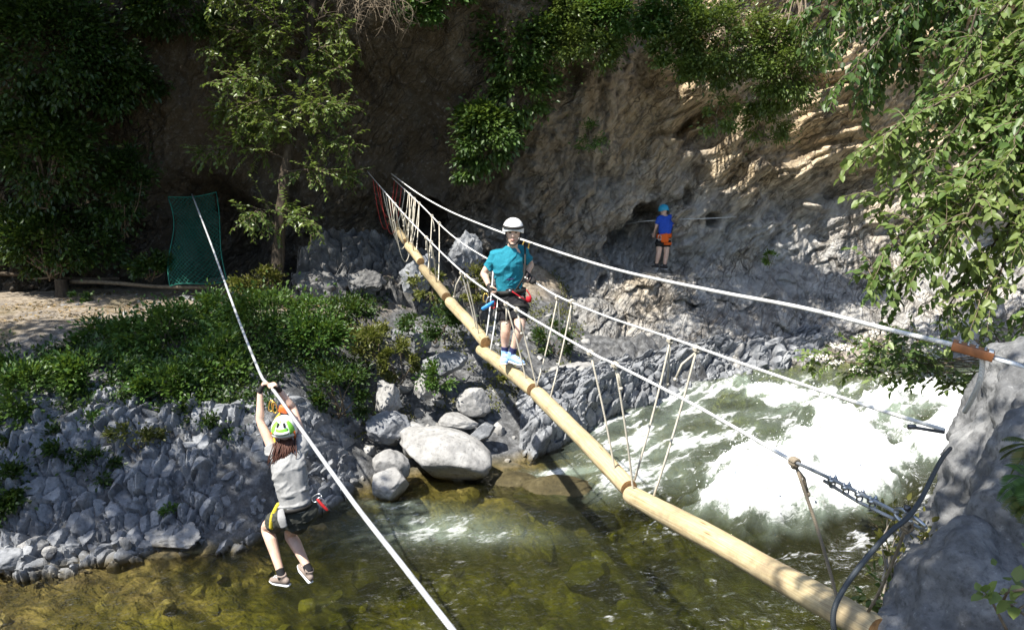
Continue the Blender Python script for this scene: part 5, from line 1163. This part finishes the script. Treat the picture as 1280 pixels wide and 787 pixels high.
def strap(name, c, x, y, z, rx, ry, h, mat, parent, th=.008, dip=0.):
    """flat band round a body: x, y the axes of the ring, z its height direction"""
    n = 32; v = []; f4 = []
    for j in range(n):
        a = 2 * math.pi * j / n
        for (rr, hh) in ((0, -h), (th, -h), (th, h), (0, h)): v.append(tuple(Vector(c) + x * ((rx + rr) * math.cos(a)) + y * ((ry + rr) * math.sin(a)) + z * (hh + dip * math.cos(a))))
    for j in range(n):
        k = (j + 1) % n
        for q in range(4): f4.append((j * 4 + q, k * 4 + q, k * 4 + (q + 1) % 4, j * 4 + (q + 1) % 4))
    g = Geo(); g.add(v, f4); return g.build(name, M[mat], parent)
def carabiner(name, c, u, v, mat, parent, a=.05, b=.028, r=.006):
    g = Geo(); g.tube([Vector(c) + u * (a * math.copysign(abs(math.cos(t)) ** .7, math.cos(t))) + v * (b * math.copysign(abs(math.sin(t)) ** .7, math.sin(t))) for t in np.linspace(0, 2 * math.pi, 20)], r, 6); return g.build(name, M[mat], parent)

# ---- walker on the log
def walker():
    t0 = 9.5
    Q = lambda x, y, dt=0.: P(x, y, t0 + dt)
    root = thing('person', 'walker in teal shirt, black shorts and white helmet balancing on the third log', 'person', Q(643, 458))
    body = Blob(); pel = Q(640, 375, .03); waist = Q(637, 356, .02); chest = Q(635, 331, -.05); neck = Q(640, 309, -.06); hc = Q(641.5, 291.5, -.12)
    sd = Vector((1, -.12, .10)).normalized()
    rs, ls = Q(621, 320, 0), Q(653, 315, .05)
    hf = Vector((-.02, -1, -.02)); hu = Vector((0.02, -.18, 1))
    paint = add_head(body, hc, hf, hu)
    body.limb([(chest, .12, .09), (neck - Vector((0, 0, .02)), .06, .055), (hc - Vector((0, .0, .09)), .052, .056)], side=sd)
    body.limb([(pel, .15, .105), (waist, .125, .09), (chest, .15, .10), (neck - Vector((0, 0, .05)), .10, .07)], side=sd)
    rw, lw = Q(611.5, 358, -.02), Q(659, 342, .10)
    re, le = Q(605, 341, .05), Q(663, 330, .14)
    body.limb([(rs, .055), (rs.lerp(re, .4), .047), (re, .038), (re.lerp(rw, .35), .040), (rw, .026, .022)])
    body.limb([(ls, .055), (ls.lerp(le, .4), .047), (le, .038), (le.lerp(lw, .35), .040), (lw, .026, .022)])
    add_hand(body, rw, Q(614, 366, -.06) - rw, Vector((.8, .1, -.2)), Vector((0, -1, .3)), 1.0)
    add_hand(body, lw, Q(664.5, 349, .05) - lw, Vector((-.1, -.5, -.8)), Vector((-.3, -1, 0)), .9)
    rh, lh = Q(633, 377, .06), Q(648, 376, 0)
    rk, lk = Q(632, 411, .02), Q(650, 410, -.12)
    ra, la = Q(631, 439, .10), Q(640, 441, -.02)
    for h, k, a in ((rh, rk, ra), (lh, lk, la)):
        body.limb([(h, .088, .09), (h.lerp(k, .5), .075), (k, .056), (k.lerp(a, .28), .056, .060), (k.lerp(a, .6), .044), (a, .034)])
    body.build('body', [M['skin'], M['eye'], M['lip'], M['brow']], root, .0065, 2, paint=paint)
    s = Blob(); s.limb([(Q(638.5, 368, .03), .162, .118), (waist, .155, .118), (chest, .172, .122), (neck.lerp(chest, .35), .142, .095), (neck.lerp(chest, .16), .100, .078), (neck - Vector((0, 0, .005)), .066, .064)], side=sd, cap=False, n=20)
    s.limb([(rs + Vector((.05, 0, .01)), .072), (rs, .075, .072), (rs.lerp(re, .72), .066)], cap=False); s.limb([(ls - Vector((.05, 0, 0)), .072), (ls, .075, .072), (ls.lerp(le, .75), .066)], cap=False)
    sh = s.build('shirt', [M['teal']], root, .007, 2, .017, 6)
    g = Geo(); f, r, u = frame((-.1, -1, -.1), (0, 0, 1))
    for i in range(5): c = Q(634 + i * 1.9, 349.5 - i * .2, -.135); g.ball(c, .010, 4, (1.1, .5, .8 + .4 * (i % 2)))
    g.build('chest_print', M['navy'], sh)
    s = Blob(); s.limb([(Q(638.5, 360, .03), .150, .115), (pel, .168, .125), (rh.lerp(lh, .5) - Vector((0, 0, .03)), .165, .12)], side=sd, cap=False)
    for h, k in ((rh, rk), (lh, lk)): s.limb([(h, .098, .105), (h.lerp(k, .35), .098, .10), (h.lerp(k, .70), .092, .092)], cap=False)
    s.build('shorts', [M['black_cloth']], root, .008, 2, .008, 10)
    for k, a, td in ((rk, ra, Vector((-.05, -.95, -.05))), (lk, la, Vector((.72, -.72, -.05)))):
        s = Blob(); s.limb([(k.lerp(a, .76), .043), (k.lerp(a, .9), .041), (a - Vector((0, 0, .03)), .042)], cap=False); s.build('sock', [M['navy']], root, .007, 1)
        shoe(a - Vector((0, 0, .005)), td, (0, 0, 1), 1.02, root, 'shoe_blue', 'shoe_white')
    hm, fr = helmet('helmet', hc + u * .0 + Vector((0, .012, .048)), hf, hu, 1.0, 'white_shell', root, (.112, .138, .118))
    c = hc + Vector((0, .012, .048)); A = (.112, .138, .118)
    for th in (-.5, .5, 0): 
        g = Geo(); g.tube([dome(c, fr, A, 1, ph, th + math.pi * 0, 1.04) for ph in np.linspace(.35, 1.0, 6)], .006, 6); g.build('vent_rib', M['white_shell'], hm)
    g = Geo(); g.tube([dome(c, fr, A, 1, 1.38 + .05 * math.cos(q * 2), q, 1.10) for q in np.linspace(-1.1, 1.1, 14)], .016, 8); g.build('goggle_strap', M['web'], hm)
    f, r, u = fr
    g = Geo(); g.tube([hc + r * s_ * .082 + u * z + f * o for s_, z, o in ((-1, .05, .0), (-1, -.03, .02), (-.72, -.085, .05), (-.3, -.118, .085), (.3, -.118, .085), (.72, -.085, .05), (1, -.03, .02), (1, .05, 0))], .008, 6); g.build('chin_strap', M['web'], hm)
    up = Vector((0, 0, 1)); fw = sd.cross(up)
    hr = strap('waist_belt', Q(638, 364, .03), sd, fw, up, .170, .128, .026, 'web', root)
    g = Geo(); g.box(Q(638, 364, -.11), .022, .008, .02); g.build('buckle', M['dark_steel'], hr)
    for h, k in ((rh, rk), (lh, lk)):
        d = (k - h).normalized(); x = d.cross(Vector((0, 1, 0))).normalized(); strap('leg_loop', h.lerp(k, .30), x, d.cross(x), d, .102, .106, .02, 'web', root)
    g = Geo(); g.tube(smooth_path([Q(640, 364, -.13), Q(652, 372, -.12), Q(660, 376, -.06), Q(664, 372, -.02), Q(658, 362, -.02)], 4), .0075, 6); g.build('red_sling', M['red_web'], root)
    g = Geo(); g.box(Q(661, 374, -.06), .03, .02, .035); o = g.build('pouch', M['red_web'], root, smooth=False); o.modifiers.new('b', 'BEVEL').width = .012
    g = Geo(); g.tube(smooth_path([Q(645, 362, -.12), Q(655, 345, -.16), Q(656.5, 325, -.14), Q(656, 305, .0)], 5), .011, 6); g.build('lanyard', M['web'], root)
    carabiner('carabiner', on(CA, 657, 302) - Vector((0, 0, .05)), Vector((.25, 0, .97)), Vector((.97, 0, -.25)), 'gold', root, .062, .036, .0075)
    # gear on the harness
    for q, (x, y, m) in enumerate(((611, 376, 'steel'), (607, 372, 'gold'), (616, 380, 'red_gear'), (613, 372, 'dark_steel'))):
        carabiner('carabiner', Q(x, y, -.06 + .03 * q), Vector((.3 - .2 * q, .1, 1)).normalized(), Vector((1, .1, -.3 + .2 * q)).normalized(), m, root, .045, .025, .0065)
    b = Blob(); b.limb([(Q(617, 377, -.12), .018, .012), (Q(610, 382, -.14), .026, .014), (Q(603, 386, -.14), .022, .012)], side=(0, 0, 1)); b.build('blue_quickdraw', [M['blue_gear']], root, .007, 1)
    for w_, q in ((rw, Q(614, 366, -.06)), (lw, Q(664.5, 349, .05))):
        d = (q - w_).normalized(); s = Blob(); s.limb([(w_ - d * .025, .034, .030), (w_ + d * .02, .042, .026), (w_ + d * .085, .047, .024)], side=d.cross(Vector((.8, .1, -.2)) if w_ is rw else Vector((-.1, -.5, -.8))).normalized(), cap=False)
        if w_ is lw: s.limb([(w_ + d * .085, .046, .028), (w_ + d * .12 + Vector((0, 0, -.01)), .042, .030)], side=(1, 0, 0))
        s.build('glove', [M['glove']], root, .0065, 1)
walker()

# ---- rider hanging from the zip line, seen from behind
def rider():
    t0 = 8.1
    Q = lambda x, y, dt=0.: P(x, y, t0 + dt)
    root = thing('person', 'rider in grey t-shirt hanging from the zip line by both hands, seen from behind', 'person', Q(365, 735))
    pel = Q(368, 642, .05); waist = Q(368, 622, 0); chest = Q(361, 586, -.02); neck = Q(360, 560, .02); hc = Q(357, 540, .03)
    sd = Vector((1, .1, .12)).normalized(); fw = Vector((-.1, 1, .0))
    body = Blob(); paint = add_head(body, hc, (-.12, 1, .25), (0, -.2, 1), .98)
    body.limb([(pel, .155, .12), (waist, .125, .095), (chest, .150, .10), (neck - Vector((0, 0, .04)), .11, .075), (neck + Vector((0, 0, .02)), .05, .052), (hc - Vector((0, 0, .04)), .05, .055)], side=sd)
    lsh, rsh = Q(342, 563, .04), Q(379, 555, .06); lel, rel = Q(325.5, 527, .08), Q(367, 512, .22); lw, rw = Q(325, 489, .10), Q(349, 487, .14)
    for s, e, w_ in ((lsh, lel, lw), (rsh, rel, rw)):
        body.limb([(s - Vector((0, 0, .03)) + (chest - s) * .2, .060), (s, .055), (s.lerp(e, .45), .046), (e, .038), (e.lerp(w_, .3), .040), (w_, .025, .021)])
    add_hand(body, lw, Q(331, 474.5, .09) - lw, Vector((.9, .2, -.1)), Vector((0, .3, 1)), .95)
    add_hand(body, rw, Q(341, 476, .06) - rw, Vector((-.6, -.3, -.5)), Vector((0, .3, 1)), .95)
    lh, rh = Q(356, 645, .06), Q(380, 640, .06); lk, rk = Q(334, 659, .34), Q(363, 667, .38); la, ra = Q(352, 719, .16), Q(386, 712, .20)
    for h, k, a in ((lh, lk, la), (rh, rk, ra)):
        body.limb([(h, .098, .10), (h.lerp(k, .5), .082), (k, .060), (k.lerp(a, .28), .060, .066), (k.lerp(a, .6), .047), (a, .034)])
    body.build('body', [M['skin'], M['eye'], M['lip'], M['brow']], root, .0065, 2, paint=paint)
    s = Blob(); s.limb([(Q(369, 634, .02), .158, .125), (waist, .148, .118), (chest, .168, .122), (neck.lerp(chest, .42), .160, .105), (neck.lerp(chest, .18), .125, .09), (neck + Vector((0, 0, .012)), .070, .066)], side=sd, cap=False, n=20)
    for q, e in ((lsh, lel), (rsh, rel)): s.limb([(q + (chest - q) * .3, .080), (q + (chest - q) * .06, .076), (q.lerp(e, .22), .070)], cap=False)
    s.build('t_shirt', [M['grey_cloth']], root, .007, 2, .015, 6)
    s = Blob(); s.limb([(Q(369, 627, .02), .152, .120), (pel, .170, .135), (lh.lerp(rh, .5) - Vector((0, -.02, .07)), .175, .14)], side=sd, cap=False, n=20)
    for h, k in ((lh, lk), (rh, rk)): s.limb([(h - Vector((0, 0, .01)), .115, .118), (h.lerp(k, .4), .108, .105), (h.lerp(k, .62), .100, .098)], cap=False)
    s.ball(lh, .128).ball(rh + Vector((.01, 0, .01)), .130)
    s.build('shorts', [M['charcoal']], root, .008, 3, .010, 9)
    for k, a, td, up in ((lk, la, Vector((-.80, .55, -.10)), Vector((-.22, -.05, 1))), (rk, ra, Vector((-.55, .70, .28)), Vector((.3, -.3, 1)))):
        s = Blob(); s.limb([(k.lerp(a, .86), .040), (a, .042), (a + (a - k).normalized() * .03, .042)], cap=False); s.build('sock', [M['black_cloth']], root, .007, 1)
        shoe(a, td, up, 1.0, root, 'shoe_brown', 'shoe_white')
    hm_c = hc + Vector((-.01, -.012, .040)); A = (.116, .140, .120)
    hm, fr = helmet('helmet', hm_c, (-.12, 1, .3), (0, -.28, 1), 1.0, 'white_shell', root, A)
    f, r, u = fr
    for th, sp, l0, l1 in ((math.pi, .55, .95, 1.45), (math.pi - .9, .25, .5, 1.5), (math.pi + .9, .25, .5, 1.5), (math.pi + .25, .12, .15, .7)):
        g = Geo(); m, n = 8, 8; v = [tuple(dome(hm_c, fr, A, 1, ph, q, 1.062)) for ph in np.linspace(l0, l1, m) for q in np.linspace(th - sp, th + sp, n)]
        g.add(v, [(i * n + j, i * n + j + 1, (i + 1) * n + j + 1, (i + 1) * n + j) for i in range(m - 1) for j in range(n - 1)]); o = g.build('green_panel', M['green_shell'], hm); o.modifiers.new('t', 'SOLIDIFY').thickness = .006
    for th in (math.pi - .30, math.pi + .45):
        g = Geo(); g.tube([dome(hm_c, fr, A, 1, ph, th, 1.075) for ph in np.linspace(.55, .85, 4)], .011, 6); g.build('vent', M['web'], hm)
    g = Geo(); g.tube([dome(hm_c, fr, A, 1, 1.28, q, 1.085) for q in np.linspace(math.pi - .6, math.pi + .6, 8)], .014, 6); g.build('rear_band', M['white_shell'], hm)
    g = Geo(); g.tube([dome(hm_c, fr, A, 1, 1.45, math.pi - 1.0, 1.05), hc + r * .085 - u * .075 - f * .02], .014, 6); g.build('strap', M['orange_gear'], hm)
    g = Geo(); g.tube([dome(hm_c, fr, A, 1, 1.45, math.pi + 1.0, 1.05), hc - r * .085 - u * .05 - f * .02], .012, 6); g.build('strap', M['orange_gear'], hm)
    # hair
    rng = np.random.RandomState(3); g = Geo(); b0 = hc - u * .05 - f * .075
    for i in range(300):
        p = b0 + r * rng.normal(0, .036) + u * rng.uniform(-.02, .03); L = rng.uniform(.11, .21); e = p - Vector((0, 0, L)) - f * rng.uniform(.05, .11) + r * rng.normal(-.02, .04)
        g.tube(smooth_path([p, p.lerp(e, .5) - f * .05 + r * rng.normal(0, .01), e], 3), [.0045, .005, .005, .0045, .004, .003, .0015], 4)
    g.build('hair', M['hair'], root)
    up = Vector((0, 0, 1)); yy = up.cross(sd)
    strap('waist_belt', Q(369, 632, .02), sd, yy, up, .165, .13, .020, 'web', root)
    s = Blob(); s.limb([(Q(348, 630, -.02), .022, .02), (Q(342, 645, .02), .034, .03), (Q(340, 658, .08), .030, .03)], side=sd); s.build('yellow_bag', [M['yellow_web']], root, .008, 2)
    s = Blob(); s.limb([(Q(351, 637, -.10), .030, .012), (Q(352, 648, -.13), .042, .012), (Q(355, 658, -.12), .034, .012)], side=sd); s.build('pale_pocket', [M['grey_cloth']], root, .007, 1)
    carabiner('carabiner', Q(396, 622, -.02), Vector((.8, 0, .5)).normalized(), Vector((-.5, .2, .8)).normalized(), 'steel', root, .05, .03)
    carabiner('carabiner', Q(402, 628, -.04), Vector((.55, 0, -.8)).normalized(), Vector((.8, .2, .5)).normalized(), 'steel', root, .055, .028)
    s = Blob(); s.limb([(Q(397, 624, -.05), .012, .02), (Q(403, 631, -.06), .016, .024), (Q(409, 637, -.06), .012, .018)]); s.build('red_device', [M['red_gear']], root, .006, 1)
    # pulley box and lanyard in front of the head
    b = Blob(); g = Geo(); g.box(Q(355, 511, .06), .045, .03, .034, Matrix.Rotation(.25, 3, 'Y')); o = g.build('pulley_box', M['orange_gear'], root, smooth=False); o.modifiers.new('b', 'BEVEL').width = .008
    g = Geo(); g.tube(smooth_path([Q(355, 511, .08), Q(347, 495, .1), Q(339, 483, .08)], 4), .008, 6); g.build('lanyard', M['web'], root)
    g = Geo(); g.tube(smooth_path([Q(350, 516, .06), Q(342, 528, .06), Q(342, 545, .05), Q(347, 560, .0)], 4), .009, 6); g.build('lanyard', M['yellow_web'], root)
    carabiner('carabiner', Q(339, 507, .1), Vector((.2, 0, 1)).normalized(), Vector((1, 0, -.2)).normalized(), 'gold', root, .055, .022)
    carabiner('carabiner', Q(343, 509, .1), Vector((-.15, 0, 1)).normalized(), Vector((1, 0, .15)).normalized(), 'gold', root, .055, .022)
    for w_, q, pn in ((lw, Q(331, 474.5, .09), Vector((.9, .2, -.1))), (rw, Q(341, 476, .06), Vector((-.6, -.3, -.5)))):
        d = (q - w_).normalized(); s = Blob(); s.limb([(w_ - d * .015, .032, .028), (w_ + d * .03, .041, .026), (w_ + d * .07, .045, .024)], side=d.cross(pn).normalized(), cap=False); s.build('glove', [M['glove']], root, .0065, 1)
rider()

# ---- climber at the foot of the cliff
def climber():
    t0 = 19.8
    Q = lambda x, y, dt=0.: P(x, y, t0 + dt)
    root = thing('person', 'climber in blue shirt and orange harness standing against the cliff alcove', 'person', Q(826, 334))
    pel = Q(829.5, 298, .02); waist = Q(831, 289, 0); chest = Q(832, 278, 0); neck = Q(830.5, 269, .02); hc = Q(829.5, 264, .05); sd = Vector((1, 0, .06)).normalized()
    b = Blob(); paint = add_head(b, hc, (-.3, .9, 0), (0, 0, 1), 1.0)
    b.limb([(pel, .15, .11), (waist, .125, .09), (chest, .155, .10), (neck - Vector((0, 0, .03)), .09, .07), (hc - Vector((0, 0, .06)), .05, .05)], side=sd)
    for s, e, w_, hd, pn in ((Q(825, 272), Q(820.5, 283, .05), Q(818, 292, .15), Vector((-.2, .4, -.8)), Vector((.5, .8, .1))), (Q(838.5, 271.5), Q(842, 281, .1), Q(841, 287, .32), Vector((-.1, .9, -.2)), Vector((-.5, .2, -.8)))):
        b.limb([(s, .056), (s.lerp(e, .5), .046), (e, .038), (w_, .026)]); add_hand(b, w_, hd, pn, Vector((0, .3, 1)), .6)
    J = [(Q(825, 300, .03), Q(823.5, 316, 0), Q(820.5, 330, .05)), (Q(833.5, 300, .03), Q(833, 316, .02), Q(831, 331, .03))]
    for h, k, a in J: b.limb([(h, .085), (h.lerp(k, .5), .075), (k, .056), (k.lerp(a, .28), .058), (a, .034)])
    b.build('body', [M['skin'], M['eye'], M['lip'], M['brow']], root, .009, 2, paint=paint)
    s = Blob(); s.limb([(Q(830.5, 293, .01), .158, .118), (waist, .150, .115), (chest, .170, .118), (neck - Vector((0, 0, .04)), .14, .09), (neck, .07, .065)], side=sd, cap=False, n=18)
    s.limb([(Q(829, 273), .075), (Q(824.5, 273), .075), (Q(822, 280, .03), .066)], cap=False); s.limb([(Q(835, 272), .075), (Q(838.5, 272.5), .075), (Q(840.8, 279, .06), .066)], cap=False); s.build('shirt', [M['blue_cloth']], root, .01, 2, .012, 9)
    s = Blob(); s.limb([(Q(830, 291, .02), .15, .115), (pel, .168, .125)], side=sd, cap=False)
    for h, k, a in J: s.limb([(h, .10), (h.lerp(k, .55), .095)], cap=False)
    s.build('shorts', [M['black_cloth']], root, .01, 2, .008, 9)
    hr = strap('harness_belt', Q(830, 294.5, .02), sd, Vector((0, 1, 0)), Vector((0, 0, 1)), .172, .13, .05, 'orange', root)
    s = Blob(); s.limb([(Q(827, 298, -.12), .10, .03), (Q(834, 297, -.13), .11, .035)], side=(0, 0, 1)); s.build('orange_pouch', [M['orange']], root, .01, 2)
    for h, k, a in J: x = Vector((1, 0, 0)); strap('leg_loop', h.lerp(k, .25), x, Vector((0, 1, 0)), Vector((0, 0, 1)), .104, .106, .03, 'orange' if h is J[1][0] else 'web', root)
    carabiner('carabiner', Q(824.5, 297, -.14), Vector((0, 0, 1)), Vector((1, 0, 0)), 'steel', root, .06, .035, .009)
    for h, k, a in J: shoe(a, Vector((-.4, .8, 0)), (0, 0, 1), 1.0, root, 'shoe_dark', 'shoe_white')
    helmet('helmet', hc + Vector((0, 0, .04)), (-.3, .9, 0), (0, 0, 1), 1.0, 'blue_shell', root, (.116, .14, .12))
    g = Geo(); g.tube(smooth_path([Q(836, 292, .1), Q(843, 283, .3), Q(846, 274, .1)], 4), .012, 6); g.build('lanyard', M['web'], root)
climber()
